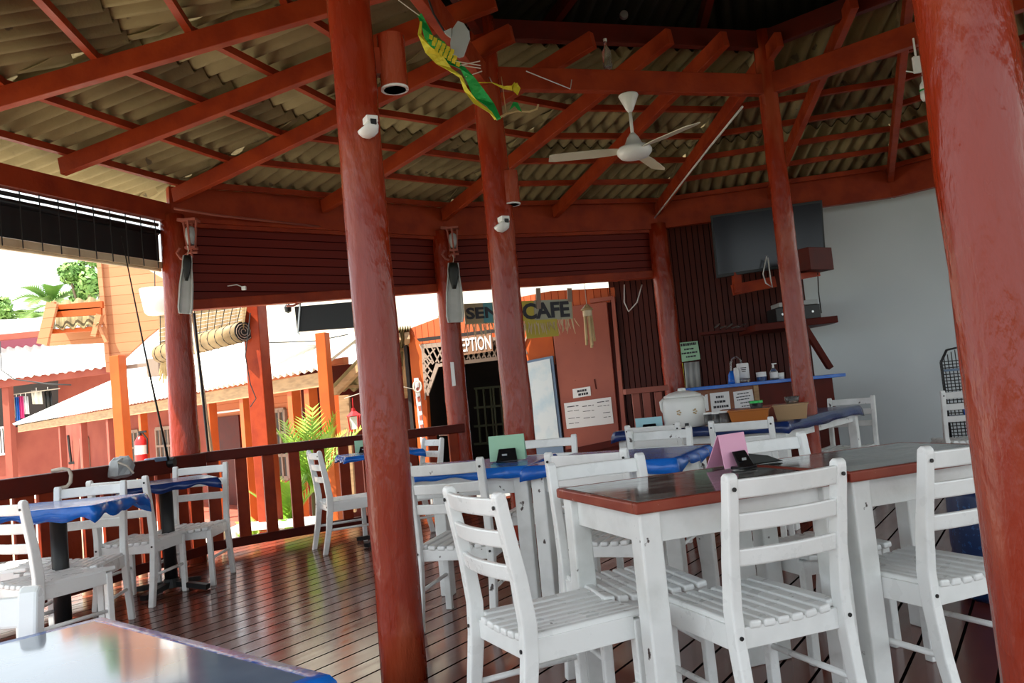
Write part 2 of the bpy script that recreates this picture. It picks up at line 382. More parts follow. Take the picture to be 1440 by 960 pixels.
for k in range(0, 24, 2):
    sheet_sector(sh, k, 0.22, 0.035, None, 0.235)
    sheet_sector(sh, k, {0: -0.15, 2: -0.15, 4: -0.27}.get(k, -0.08), 0, 0.25, 0.215)  # back and right eaves lengthened to shade the walls and reception front
o = sh.build('ceiling', M_['sheet'], smooth=True, solid=0.008); tag(o, kind='structure')
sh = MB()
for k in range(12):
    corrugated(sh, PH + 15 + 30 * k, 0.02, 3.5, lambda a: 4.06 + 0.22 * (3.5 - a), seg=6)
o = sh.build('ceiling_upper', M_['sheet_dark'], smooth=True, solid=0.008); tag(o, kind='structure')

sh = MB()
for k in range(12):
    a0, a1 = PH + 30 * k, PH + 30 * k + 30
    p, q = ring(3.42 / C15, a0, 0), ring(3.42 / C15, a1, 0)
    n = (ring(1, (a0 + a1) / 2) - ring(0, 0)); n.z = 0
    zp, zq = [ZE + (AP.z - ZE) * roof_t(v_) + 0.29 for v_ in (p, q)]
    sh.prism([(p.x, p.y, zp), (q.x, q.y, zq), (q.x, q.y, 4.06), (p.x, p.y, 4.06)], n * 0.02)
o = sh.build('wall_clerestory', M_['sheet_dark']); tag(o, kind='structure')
# ---- white wall on the right, dark slatted wall behind the counter
CORN = Vector((3.57, 9.91, 0)); WD = Vector((0.90, -0.436, 0)).normalized(); WN = Vector((0.436, 0.90, 0)).normalized()
b = MB(); b.prism([CORN, CORN + WD * 5.5, CORN + WD * 5.5 + Vector((0, 0, 3.19)), CORN + Vector((0, 0, 3.19))], WN * 0.12)
o = b.build('wall_right', M_['wall_white']); tag(o, kind='structure')
e0 = CORN + WD * 5.5
b = MB(); b.prism([e0, (e0.x + 0.1, -2.5, 0), (e0.x + 0.1, -2.5, 3.5), (e0.x, e0.y, 3.5)], (0.12, 0, 0))  # unseen wall, added to block light so the right ceiling stays dark
o = b.build('wall_right_added', M_['wall_white']); tag(o, kind='structure')
SL0 = atp(866, 500, RPp, RPn); SL0.z = 0
b = MB(); b.prism([SL0, CORN - RPd * 0.0, CORN + Vector((0, 0, 3.19)), SL0 + Vector((0, 0, 3.19))], RPn * 0.1)
rzs = math.atan2(RPd.y, RPd.x)
o = b.build('wall_back', M_['slat'], loc=SL0, rz=rzs); tag(o, kind='structure')

# ================================================================== POLES
def pole(p, r0, r1, h, label, name='wooden_pole', lean=(0, 0), seed=0):
    rr = random.Random(seed); n = 18; pts = []; rs = []
    for i in range(n + 1):
        t = i / n
        pts.append((p[0] + lean[0] * t + rr.uniform(-1, 1) * 0.004, p[1] + lean[1] * t + rr.uniform(-1, 1) * 0.004, h * t))
        rs.append((r0 + (r1 - r0) * t) * (1 + rr.uniform(-0.018, 0.018)))
    b = MB(); b.tube([Vector(q) - Vector((p[0], p[1], 0)) for q in pts], rs, 20)
    o = b.build(name, M_['pole'], smooth=True, loc=None); o.location = (p[0], p[1], 0)
    return tag(o, label, 'pole')
pole(H_[196], 0.098, 0.094, 3.98, 'thick red log pole standing alone on the deck left of the white chairs', seed=1)
pole(H_[136], 0.112, 0.10, 3.98, 'red log pole with a small white lamp, rising between the green and blue covered tables', seed=2)
pole(H_[78], 0.088, 0.076, 3.98, 'red log pole in front of the television and counter', seed=3)
pole(H_[254], 0.102, 0.094, 3.98, 'nearest thick red pole at the right edge of the photo', seed=4)
pole(H_[18], 0.09, 0.085, 3.98, 'red inner pole beyond the right edge of the photo', seed=5)
pole(H_[316], 0.09, 0.085, 3.98, 'red inner pole close to the right edge behind the nearest pole', seed=6)
pole(P4, 0.130, 0.105, 3.05, 'red corner pole with a white swim fin, at the bend of the left railing', seed=7, lean=(0.03, 0))
pole(P3, 0.125, 0.115, 3.05, 'red outer pole with a white swim fin, at the right end of the railing', seed=8, lean=(0.0, 0))
pole(P5, 0.125, 0.115, 3.05, 'red outer pole in front of the dark slatted wall, left of the counter', seed=9)
pole(P10, 0.12, 0.11, 3.05, 'red outer pole at the far left beyond the photo edge', seed=10)

# ================================================================== ROOF TIMBER
ordn = ['first', 'second', 'third', 'fourth', 'fifth', 'sixth', 'seventh', 'eighth', 'ninth', 'tenth', 'eleventh', 'twelfth']
vis = [10, 9, 8, 7, 6, 5, 4, 3, 2, 1]
for i, k in enumerate(vis):
    p = rf(k, TR[k] + 0.045, 0.065); q = rf(k, 0.014, 0.065)
    b = MB(); b.beam(p, q, 0.06, 0.13); o = b.build('roof_rafter', M_['beam'], bevel=0.004, loc=(p + q) / 2)
    tag(o, '%s of the ten long red rafters under the corrugated roof, counted from the left' % ordn[i], 'rafter', 'red rafters of the lower roof')
side_names = {0: 'far right', 2: 'right', 4: 'back right', 6: 'back', 8: 'left', 10: 'near left'}
for k in (0, 2, 4, 6, 8, 10):
    for t_ in (0.025, 0.12, 0.215, 0.31, 0.405, 0.50):
        if t_ > min(TR[k], TR[k + 2]) - 0.02: continue
        p = rf(k, t_, 0.155); q = rf(k + 2, t_, 0.155)
        b = MB(); b.beam(p, q, 0.045, 0.05); o = b.build('roof_purlin', M_['beam'], loc=(p + q) / 2)
        tag(o, 'thin red purlin laid across the rafters directly under the corrugated roof sheets', 'purlin', 'red purlins of the lower roof')
# eave beams
ev = EV
for k, nm in ((0, 'right, above the white wall by the nearest pole'), (2, 'back right, above the television'), (4, 'back, above the dark board wall over the cafe sign'),
              (6, 'back left, between the two fin poles'), (8, 'left, above the rolled black blind')):
    p = ev[k].copy(); q = ev[k + 2].copy(); zl = 0.16 if k == 8 else 0.32
    p.z = q.z = 2.99 + zl / 2
    b = MB(); b.beam(p, q, 0.09, zl); o = b.build('eave_beam', M_['beam'], bevel=0.004, loc=(p + q) / 2)
    tag(o, 'red eave beam on the ' + nm, 'beam')
# ring beams
for i in range(6):
    a, c = HEX[i], HEX[(i + 1) % 6]
    wh = ['between the lone left pole and the pole with the small lamp', 'above the ceiling fan', 'right of the fan, towards the nearest pole',
          'beyond the right edge', 'on the camera side at right', 'overhead on the camera side'][i]
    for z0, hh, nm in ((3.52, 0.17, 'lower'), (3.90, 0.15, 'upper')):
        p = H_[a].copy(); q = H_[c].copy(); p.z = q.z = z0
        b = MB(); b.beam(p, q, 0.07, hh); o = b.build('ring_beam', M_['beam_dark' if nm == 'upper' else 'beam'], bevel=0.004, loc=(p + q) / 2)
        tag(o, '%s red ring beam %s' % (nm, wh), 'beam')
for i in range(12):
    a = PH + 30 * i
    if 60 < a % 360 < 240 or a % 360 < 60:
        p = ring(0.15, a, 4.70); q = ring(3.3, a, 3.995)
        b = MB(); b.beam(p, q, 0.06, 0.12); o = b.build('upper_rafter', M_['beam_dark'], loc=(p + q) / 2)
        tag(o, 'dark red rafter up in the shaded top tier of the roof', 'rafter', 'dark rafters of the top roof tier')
# plank boards hanging below the eaves
def skirt(p, q, z0p, z0q, z1, m, label, off=0.06, th=0.03):
    d = (q - p); d.z = 0; d.normalize(); n = Vector((-d.y, d.x, 0))
    P = p + n * off; Q = q + n * off
    t = thing('eave_board', label, 'board', (P + Q) / 2, math.atan2(d.y, d.x))
    b = MB(); b.prism([(P.x, P.y, z0p), (Q.x, Q.y, z0q), (Q.x, Q.y, z1), (P.x, P.y, z1)], n * th)
    ch(b, 'plank_panel', m, t)
    b = MB(); b.beam((P.x, P.y, z0p + 0.03), (Q.x, Q.y, z0q + 0.03), 0.11, 0.09); ch(b, 'bottom_rail', M_['beam'], t, bevel=0.005)
    b = MB(); b.beam(Vector((P.x, P.y, 2.98)) - n * 0.06, Vector((Q.x, Q.y, 2.98)) - n * 0.06, 0.03, 0.05); ch(b, 'top_batten', M_['beam'], t)
    return t
P4b = P4 + (P3 - P4).normalized() * 0.08
skirt(P4, P3, 2.21, 2.40, 3.05, M_['panel'], 'dark red horizontal plank board hanging between the two fin poles')
skirt(P3, P5, 2.40, 2.43, 3.05, M_['panel'], 'dark red horizontal plank board hanging above the cafe sign')
# rolled blind on the left
d = (P10 - P4).normalized(); n_ = Vector((-d.y, d.x, 0))
if n_.x > 0: n_ = -n_
t = thing('black_blind', 'black rolled-up mesh blind hanging along the left eave above the open view', 'blind', P4 + n_ * 0.1)
A0 = P4 + n_ * 0.06 + d * 0.08; A1 = P10 + n_ * 0.06
b = MB(); b.prism([(A0.x, A0.y, 2.64), (A1.x, A1.y, 2.64), (A1.x, A1.y, 2.88), (A0.x, A0.y, 2.88)], n_ * 0.08); ch(b, 'mesh_sheet', M_['black'], t)
b = MB(); b.tube([(A0.x, A0.y, 2.90), (A1.x, A1.y, 2.90)], 0.03, 10); b.tube([(A0.x, A0.y, 2.965), (A1.x, A1.y, 2.965)], 0.018, 8); ch(b, 'roller_pole', M_['black'], t, smooth=True)
b = MB(); b.beam((A0.x, A0.y, 2.60), (A1.x, A1.y, 2.60), 0.05, 0.06); b.tube([(A0.x, A0.y, 2.56), (A1.x, A1.y, 2.56)], 0.016, 8); ch(b, 'bamboo_bar', M_['palebam'], t)
b = MB()
for i in range(14):
    p = A0 + (A1 - A0) * (i + 0.5) / 14
    b.tube([p + Vector((0, 0, 2.56)) - n_ * 0.06, p + Vector((0, 0, 2.99)) - n_ * 0.05], 0.005, 6)
ch(b, 'tie_cord', M_['grime'], t)

# ================================================================== RAILINGS
def railing(p, q, zt, label, nb, bw, name='railing', rh=0.09, z0=0.10):
    p = Vector(p); q = Vector(q); d = (q - p).normalized(); nrm = Vector((-d.y, d.x, 0)); L = (q - p).length
    t = thing(name, label, 'railing', (p + q) / 2, math.atan2(d.y, d.x))
    b = MB(); b.beam(p + Vector((0, 0, zt - rh / 2)), q + Vector((0, 0, zt - rh / 2)), 0.13, rh); ch(b, 'top_rail', M_['beam_dark'], t, bevel=0.008)
    b = MB(); b.beam(p + Vector((0, 0, z0)), q + Vector((0, 0, z0)), 0.06, 0.08); ch(b, 'bottom_rail', M_['beam_dark'], t, bevel=0.005)
    for i in range(nb):
        c_ = p + (q - p) * (i + 0.5) / nb
        b = MB(); b.beam(c_ + Vector((0, 0, z0)), c_ + Vector((0, 0, zt - 0.08)), bw, 0.03, up=nrm); ch(b, 'baluster', M_['beam'], t, bevel=0.004)
    return t
RL0 = Vector((-2.86, 7.31, 0)); RL1 = Vector((-0.62, 8.86, 0))
railing(RL0, RL1, 0.93, 'dark red railing with flat balusters in front of the green palm', 11, 0.105)
RA = Vector((-2.80, 7.22, 0)); RB = Vector((-3.68, 4.6, 0))
railing(RA, RB, 0.93, 'dark red railing with wide top rail along the left edge beside the small tables', 15, 0.15, rh=0.13)
for i in range(9):
    c_ = RA + (RB - RA) * (i + 0.9) / 10 + Vector((-0.16, 0, 0))
    b = MB(); b.tube([(0, 0, -0.6), (0, 0, 0.86)], 0.035, 10); o = b.build('bamboo_post', M_['palebam'], smooth=True); o.location = c_
    tag(o, 'short pale bamboo post standing just outside the left railing', 'post', 'pale bamboo posts outside the left railing')

# ================================================================== CHAIRS
def make_chair():
    root = thing('dining_chair', '', 'chair')
    # rear legs (outline in y,z)
    fr = [(-0.085, 0), (-0.040, 0.20), (-0.018, 0.36), (-0.014, 0.46), (-0.030, 0.60), (-0.062, 0.78), (-0.070, 0.835)]
    dep = [0.040, 0.046, 0.052, 0.052, 0.048, 0.042, 0.040]
    for s in (-1, 1):
        b = MB(); out = [(y + dd / 2, z) for (y, z), dd in zip(fr, dep)]
        yc = fr[-1][0]
        out += [(yc + 0.016, 0.852), (yc + 0.004, 0.861), (yc - 0.010, 0.861), (yc - 0.020, 0.850)]
        out += [(y - dd / 2, z) for (y, z), dd in zip(fr, dep)][::-1]
        x = s * 0.195
        b.prism([(x - 0.0185, y, z) for y, z in out], (0.037, 0, 0)); b.build('leg', M_['white'], root, bevel=0.006)
    for s in (-1, 1):
        b = MB(); b.beam((s * 0.195, 0.375, 0), (s * 0.190, 0.375, 0.40), 0.036, 0.036, up=(0, 1, 0)); b.build('leg', M_['white'], root, bevel=0.005)
    # back rails, bowed backwards
    for (z0, z1) in ((0.785, 0.842), (0.688, 0.742), (0.585, 0.637)):
        b = MB(); n = 10; vs = []; fs = []
        zc = (z0 + z1) / 2; yb = -0.030 - (zc - 0.60) * 0.18
        for i in range(n + 1):
            u = -1 + 2 * i / n; x = u * 0.178; y = yb - 0.022 * (1 - u * u)
            lean_ = (z1 - z0) * 0.18
            vs += [(x, y + 0.010, z0), (x, y - 0.010, z0), (x, y - 0.010 - lean_, z1), (x, y + 0.010 - lean_, z1)]
        for i in range(n):
            k = i * 4
            for a in range(4): fs.append((k + a, k + (a + 1) % 4, k + 4 + (a + 1) % 4, k + 4 + a))
        fs += [(0, 1, 2, 3), tuple(range(n * 4, n * 4 + 4))[::-1]]
        b.add(vs, fs); b.build('back_rail', M_['white'], root, smooth=False, bevel=0.006)
    # slatted scooped seat
    b = MB(); ns = 8; wd = 0.404 / ns
    for i in range(ns):
        xc = -0.20 + wd * (i + 0.5); u = xc / 0.2; zc = 0.400 + 0.013 * u * u
        tl = 0.14 * u
        R = Matrix.Rotation(-math.atan(tl), 3, 'Y')
        x0 = -0.012 if abs(xc) < 0.165 else 0.016
        b.box((xc, (x0 + 0.415) / 2 + 0.0, zc + 0.004), (wd - 0.010, 0.415 - x0 + 0.02, 0.024), M=R)
    b.build('seat', M_['white'], root, bevel=0.008, seg=3)
    b = MB()
    b.box((0, -0.002, 0.372), (0.355, 0.022, 0.062)); b.box((0, 0.375, 0.372), (0.345, 0.022, 0.062))
    for s in (-1, 1): b.box((s * 0.193, 0.183, 0.377), (0.022, 0.35, 0.072))
    b.build('seat_frame', M_['white'], root, bevel=0.003)
    for s in (-1, 1):
        b = MB(); b.tube([(s * 0.193, -0.045, 0.195), (s * 0.193, 0.375, 0.195)], 0.0105, 10); b.build('stretcher', M_['white'], root, smooth=True)
    for s in (-1, 1):
        for y, z in ((-0.0895, 0.815), (-0.0425, 0.385)):
            b = MB(); b.lathe([(0.0065, 0), (0.0065, 0.004)], n=10, M=Matrix.Rotation(PI / 2, 3, 'X')); bo = b.build('bolt', M_['bolt'], root)
            bo.location = (s * 0.195, y, z)
    return root
proto = make_chair()
chair_used = [False]
def chair(x, y, fx, fy, label, z=0, worn=False):
    rz = math.atan2(-fx, fy)
    o = proto if not chair_used[0] else copy_tree(proto)
    chair_used[0] = True
    o.location = (x, y, z); o.rotation_euler = (0, 0, rz)
    o['label'] = label; o['category'] = 'chair'; o['group'] = 'white wooden slat chairs'
    if worn:
        for c_ in o.children:
            if c_.name.split('.')[0] != 'bolt':
                c_.data = c_.data.copy(); c_.data.materials[0] = M_['white_worn']
    return o
def fv(deg): return (math.cos(math.radians(deg)), math.sin(math.radians(deg)))
def rotf(a, away=True):  # facing vector for a chair aligned to a row rotated by a degrees
    v = (-math.sin(math.radians(a)), math.cos(math.radians(a)))
    return v if away else (-v[0], -v[1])
chair(-0.11, 2.70, *fv(27), 'white slat chair at the left end of the dark-topped table, turned to the right')
chair(0.745, 2.54, *rotf(20), 'white slat chair pulled up to the near side of the dark-topped tables, seen from behind', )
chair(1.43, 2.79, *rotf(22), 'white slat chair partly hidden by the nearest red pole at right')
chair(0.315, 3.36, *rotf(15, False), 'white slat chair facing us over the dark table, left of the pink card')
chair(1.12, 3.70, *rotf(18, False), 'white slat chair facing the camera behind the pink card holder')
chair(0.33, 4.03, *rotf(-27), 'white slat chair seen from behind at the middle blue covered table')
chair(-0.39, 4.31, *rotf(-14), 'white slat chair seen from behind at the table with the green card', worn=True)
chair(0.15, 5.62, *rotf(-15, False), 'white slat chair on the far side of the table with the green card')
chair(0.86, 5.30, *rotf(-26, False), 'chipped white slat chair on the far side of the middle blue table', worn=True)
chair(1.00, 6.15, *rotf(-30), 'white slat chair below the pale blue card, left of the white urn')
chair(1.50, 5.62, *rotf(-24), 'white slat chair in front of the glass jars on the far dark blue table')
chair(3.06, 7.70, *rotf(-38, False), 'badly chipped white chair behind the right end of the buffet table', worn=True)
chair(3.84, 7.15, *rotf(-10), 'white chair in front of the black wire rack by the white wall')
chair(-2.68, 4.36, *fv(62), 'nearest white slat chair at the small blue table by the left photo edge')
chair(-2.70, 5.12, 0.12, -0.99, 'white slat chair on the far side of the nearer small blue table, facing the camera')
chair(-3.38, 5.02, *fv(5), 'white slat chair cut by the left photo edge, with its back to the left railing')
chair(-2.71, 5.62, 0.08, 1.0, 'white slat chair seen from behind at the second small table by the left railing')
chair(-2.53, 6.45, 0.03, -1, 'white slat chair facing us in the corner where the railings meet')
chair(-1.72, 7.15, *fv(27), 'white slat chair left of the table with the number card, turned sideways before the palm')
chair(-0.86, 7.45, *fv(210), 'white slat chair right of the number card table, half behind the lone pole')
chair(-1.155, 1.52, 0.15, -0.99, 'white chair top showing behind the near blue table at bottom left')

# ================================================================== TABLES
def tmat(x, y, rz): return Matrix.Translation((x, y, 0)) @ Matrix.Rotation(rz, 4, 'Z')
def wood_table(cx, cy, deg, w_, d_, h, label, top='table_top', worn=False):
    rz = math.radians(deg); t = thing('dining_table', label, 'table', (cx, cy, 0), rz)
    hw, hd = w_ / 2, d_ / 2
    b = MB(); b.box((0, 0, h - 0.015), (w_ - 0.05, d_ - 0.05, 0.030)); b.build('tabletop', M_[top], t)
    b = MB()
    for s in (-1, 1):
        b.box((0, s * (hd - 0.0125), h - 0.018), (w_, 0.025, 0.036)); b.box((s * (hw - 0.0125), 0, h - 0.018), (0.025, d_ - 0.05, 0.036))
    b.build('edge_band', M_['table_edge'] if top == 'table_top' else M_['white'], t, bevel=0.006)
    b = MB()
    for s in (-1, 1):
        b.box((0, s * (hd - 0.055), h - 0.085), (w_ - 0.12, 0.022, 0.10)); b.box((s * (hw - 0.055), 0, h - 0.085), (0.022, d_ - 0.12, 0.10))
    b.build('apron', M_['white_worn'], t, bevel=0.003)
    for sx in (-1, 1):
        for sy in (-1, 1):
            b = MB(); b.beam((sx * (hw - 0.055), sy * (hd - 0.055), 0), (sx * (hw - 0.055), sy * (hd - 0.055), h - 0.03), 0.075, 0.075, up=(0, 1, 0))
            b.build('leg', M_['white_worn'], t, bevel=0.007)
    return t
def cloth(cx, cy, deg, w_, d_, z, label, m, drop=0.07, seed=0, rough=0.008, wav=1.0):
    rr = random.Random(seed); rz = math.radians(deg); b = MB()
    hw, hd = w_ / 2 + 0.008, d_ / 2 + 0.008; N_ = 30
    per = []
    for i in range(N_): per.append((-hw + 2 * hw * i / N_, -hd))
    for i in range(N_): per.append((hw, -hd + 2 * hd * i / N_))
    for i in range(N_): per.append((hw - 2 * hw * i / N_, hd))
    for i in range(N_): per.append((-hw, hd - 2 * hd * i / N_))
    n = len(per); vs = []; fs = []
    rings = [(0.5, 0.0), (0.93, 0), (0.985, 0.0), (1.0, -0.008), (1.012, -0.4), (1.02, -1)]
    ph = [rr.uniform(0, 6) for _ in range(5)]
    for ri, (sc_, dz) in enumerate(rings):
        for i, (x, y) in enumerate(per):
            corner = min((abs(abs(x) - hw) + abs(abs(y) - hd)) / 0.12, 1)
            dd = drop * (1 + wav * 0.22 * math.sin(i * 0.31 + ph[0]) + wav * 0.14 * math.sin(i * 0.83 + ph[1]) + wav * 0.7 * (1 - corner) ** 2)
            o_ = 0 if ri < 4 else rough * (1 + math.sin(i * 0.74 + ph[2]))
            L_ = math.hypot(x, y)
            zz = z + (dz * dd if ri >= 4 else dz)
            if ri < 3: zz += 0.0
            vs.append((x * sc_ + x / L_ * o_, y * sc_ + y / L_ * o_, zz))
    for ri in range(len(rings) - 1):
        for i in range(n):
            a = ri * n + i; c_ = ri * n + (i + 1) % n; fs.append((a, c_, c_ + n, a + n))
    fs.append(tuple(range(n)))
    b.add(vs, fs); o = b.build('tablecloth', m, smooth=True, solid=0.003)
    o.location = (cx, cy, 0); o.rotation_euler = (0, 0, rz)
    return tag(o, label, 'tablecloth')
def pedestal(cx, cy, deg, w_, d_, h, label):
    rz = math.radians(deg); t = thing('pedestal_table', label, 'table', (cx, cy, 0), rz)
    b = MB(); b.box((0, 0, h - 0.012), (w_, d_, 0.024)); b.build('tabletop', M_['white'], t, bevel=0.004)
    b = MB(); b.lathe([(0.045, 0.05), (0.045, h - 0.024)], n=16); b.build('post', M_['black'], t, smooth=True)
    b = MB()
    for k in range(4):
        a = PI / 4 + k * PI / 2
        b.beam((0.04 * math.cos(a), 0.04 * math.sin(a), 0.055), (0.30 * math.cos(a), 0.30 * math.sin(a), 0.022), 0.05, 0.035)
    b.lathe([(0.07, 0.03), (0.05, 0.09)], n=16); b.build('base', M_['black'], t)
    return t
TZ = 0.78
# big dark-topped pair
N1 = atz(893, 708, TZ); ud = 19.0
u = Vector((*fv(ud), 0)); v = Vector((-u.y, u.x, 0))
W1, D1 = 0.80, 0.66
c1 = N1 + u * W1 / 2 + v * D1 / 2; wood_table(c1.x, c1.y, ud, W1, D1, TZ, 'white dining table with worn dark top and red edge, nearest corner of the pair')
N2 = N1 + u * (W1 + 0.012); W2 = 0.85
c2 = N2 + u * W2 / 2 + v * D1 / 2; wood_table(c2.x, c2.y, ud, W2, D1, TZ, 'white dining table with red edge joined on the right, running behind the nearest pole')
# P table, Q table
TC = 0.785
pn = atz(745, 654, TC + 0.005); up_ = Vector((*fv(-14), 0)); vp = Vector((-up_.y, up_.x, 0))
cp = pn - up_ * 0.40 + vp * 0.36
wood_table(cp.x, cp.y, -14, 0.78, 0.70, TC, 'white table under a blue cover, carrying the green card holder', top='white_worn')
cloth(cp.x, cp.y, -14, 0.78, 0.70, TC + 0.003, 'deep blue plastic cover on the table with the green card', M_['blue'], 0.045, 1)
qn = atz(948, 644, TC + 0.005); uq = Vector((*fv(-26), 0)); vq = Vector((-uq.y, uq.x, 0))
cq = qn - uq * 0.39 + vq * 0.36
wood_table(cq.x, cq.y, -26, 0.78, 0.70, TC, 'white table under a blue cover in the middle of the room', top='white_worn')
cloth(cq.x, cq.y, -26, 0.78, 0.70, TC + 0.003, 'bright blue plastic cover on the middle table behind the facing chair', M_['blue'], 0.05, 2)
# buffet table
sn = atz(1105, 592, TC + 0.005); us = Vector((*fv(-38), 0)); vs_ = Vector((-us.y, us.x, 0))
SW, SD = 1.45, 1.85
cs = sn - us * SW / 2 + vs_ * SD / 2
wood_table(cs.x, cs.y, -38, SW, SD, TC, 'long white buffet table under a dark blue cover, with urn and food tubs', top='white_worn')
cloth(cs.x, cs.y, -38, SW, SD, TC + 0.003, 'dark navy plastic cover on the buffet table with the urn', M_['navy'], 0.075, 3, 0.003, 0.35)
# small pedestal tables at left
l1 = Vector((-2.67, 4.74, 0)); pedestal(l1.x, l1.y, -3, 0.74, 0.56, 0.78, 'small black pedestal table under a bright blue cover, nearest the left photo edge')
cloth(l1.x, l1.y, -3, 0.74, 0.56, 0.783, 'bright blue plastic cover on the nearer small table at left', M_['blue'], 0.06, 4)
l2 = Vector((-2.60, 6.02, 0)); pedestal(l2.x, l2.y, 30, 0.62, 0.56, 0.78, 'second black pedestal table by the left railing, under a half blue half black cover')
cloth(l2.x, l2.y, 30, 0.62, 0.56, 0.783, 'navy blue cover on the second small table near the railing corner', M_['navy'], 0.05, 5)
l3 = Vector((-1.27, 7.38, 0)); pedestal(l3.x, l3.y, 20, 0.66, 0.56, 0.78, 'far small pedestal table with the number card, half hidden by the lone pole')
cloth(l3.x, l3.y, 20, 0.66, 0.56, 0.783, 'blue plastic cover on the far small table with the number card', M_['blue'], 0.04, 6)
# near blue table, bottom left
q0 = atz(140, 868, 0.80); q1 = atz(462, 950, 0.80); dd_ = (q1 - q0); ang = math.degrees(math.atan2(dd_.y, dd_.x)); L0 = dd_.length
uu = dd_.normalized(); vv = Vector((-uu.y, uu.x, 0))
if vv.y > 0: vv = -vv
c0 = q0 + uu * (L0 / 2) + vv * 0.36
wood_table(c0.x, c0.y, ang, L0 - 0.01, 0.72, 0.795, 'near table at bottom left under a shiny blue cover', top='white_worn')
M_['sheen'] = mat('glare greyed blue cover', (0.10, 0.16, 0.24, 1), 0.07, coat=0.4, c2=(0.22, 0.29, 0.38, 1), nscale=2.5)  # sky glare on the blue cover is partly put into this grey-blue
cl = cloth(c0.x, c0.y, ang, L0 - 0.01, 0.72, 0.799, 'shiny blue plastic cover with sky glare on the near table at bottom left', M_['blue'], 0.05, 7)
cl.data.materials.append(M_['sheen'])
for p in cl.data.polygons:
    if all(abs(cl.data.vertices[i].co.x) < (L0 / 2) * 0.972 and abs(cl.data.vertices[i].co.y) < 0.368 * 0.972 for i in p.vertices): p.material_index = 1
#==PART2==
# ================================================================== HANGING FROM THE ROOF
def pxpoly(pxs, p, n, th, mb=None):
    b = mb or MB(); b.prism([atp(x, y, p, n) for x, y in pxs], Vector(n).normalized() * th); return b
def pxY(pxs, Y, th, mb=None): return pxpoly(pxs, (0, Y, 0), (0, 1, 0), th, mb)
hb = (H_[78] - H_[136]).normalized(); hn = Vector((-hb.y, hb.x, 0))
fp = atp(884, 139, H_[136], hn); fp.z = 3.42
t = thing('ceiling_fan', 'white ceiling fan with three pale blades hanging from the ring beam', 'fan', fp)
b = MB(); b.lathe([(0.012, -0.145), (0.03, -0.12), (0.078, -0.01), (0.074, 0)]); b.build('canopy', M_['pwhite'], t, smooth=True)
b = MB(); b.lathe([(0.013, -0.36), (0.013, -0.13)], n=12); b.build('down_rod', M_['pwhite'], t, smooth=True)
b = MB(); b.lathe([(0.02, -0.31), (0.045, -0.345), (0.075, -0.41), (0.125, -0.425), (0.138, -0.445), (0.135, -0.47), (0.11, -0.50), (0.05, -0.515), (0.001, -0.517)], n=32); b.build('motor', M_['pwhite'], t, smooth=True)
for a in (183, 303, 63):
    ca, sa = math.cos(math.radians(a)), math.sin(math.radians(a)); e = Vector((ca, sa, 0)); f_ = Vector((-sa, ca, 0))
    b = MB(); vs = []; tw = 0.012
    for r, wv in ((0.11, 0.03), (0.18, 0.05), (0.30, 0.062), (0.62, 0.058), (0.67, 0.04)):
        for sgn in (-1, 1): vs.append(e * r + f_ * sgn * wv + Vector((0, 0, -0.445 + sgn * tw - 0.02 * r)))
    b.add(vs, [(2 * i, 2 * i + 1, 2 * i + 3, 2 * i + 2) for i in range(4)])
    b.build('blade', M_['palebam'] if False else mat('ivory blade', (0.66, 0.62, 0.48, 1), 0.35) if 'ivory blade' not in bpy.data.materials else bpy.data.materials['ivory blade'], t, solid=0.006)
# cylinder downlights on arms
def downlight(px, py, Y, polep, pr_, label):
    c = at(px, py, Y); t = thing('cylinder_lamp', label, 'lamp', c)
    b = MB(); b.lathe([(0.058, -0.125), (0.062, -0.12), (0.062, 0.12), (0.05, 0.125)], n=28); b.build('lamp_shade', M_['pole'], t, smooth=False)
    b = MB(); b.lathe([(0.062, -0.128), (0.062, -0.118), (0.05, -0.118), (0.05, -0.128)], n=28); b.lathe([(0.05, -0.122), (0.0, -0.121)], n=28); b.build('lens', M_['pwhite'], t)
    d = Vector((polep.x, polep.y, c.z)) - c; L = d.length; d.normalize()
    b = MB(); b.beam(c + d * 0.055, c + d * (L - pr_ + 0.01), 0.03, 0.04); ch(b, 'arm', M_['beam'], t)
    b = MB(); b.box(c + d * (L - pr_ - 0.005), (0.05, 0.05, 0.12), math.atan2(d.y, d.x)); ch(b, 'mount', M_['beam'], t)
downlight(552, 88, 3.62, H_[196], 0.095, 'red cylinder lamp on an arm off the lone left pole')
downlight(718, 264, 5.95, H_[136], 0.10, 'red cylinder lamp on an arm beside the middle pole')
def eyeball(px, py, Y, s, label):
    c = at(px, py, Y); t = thing('spot_lamp', label, 'lamp', c, rz=0.5)
    b = MB(); b.lathe([(0.001, -0.055), (0.03, -0.05), (0.052, -0.025), (0.058, 0.0), (0.055, 0.012), (0.001, 0.014)], n=24, M=Matrix.Rotation(math.radians(-35), 3, 'Y')); b.build('dome', M_['pwhite'], t, smooth=True)
    b = MB(); b.box((0.01, -0.02, 0.03), (0.06, 0.07, 0.035)); b.build('housing', M_['pwhite'], t, bevel=0.005)
    b = MB(); b.box((0.012, -0.055, 0.012), (0.03, 0.012, 0.026)); b.build('sensor', M_['black'], t)
    t.scale = (s, s, s)
eyeball(517, 179, 3.46, 0.85, 'small white spot lamp on the lone left pole, below the red cylinder lamp')
eyeball(705, 315, 5.86, 1.05, 'small white spot lamp on the middle pole, below the second red cylinder lamp')
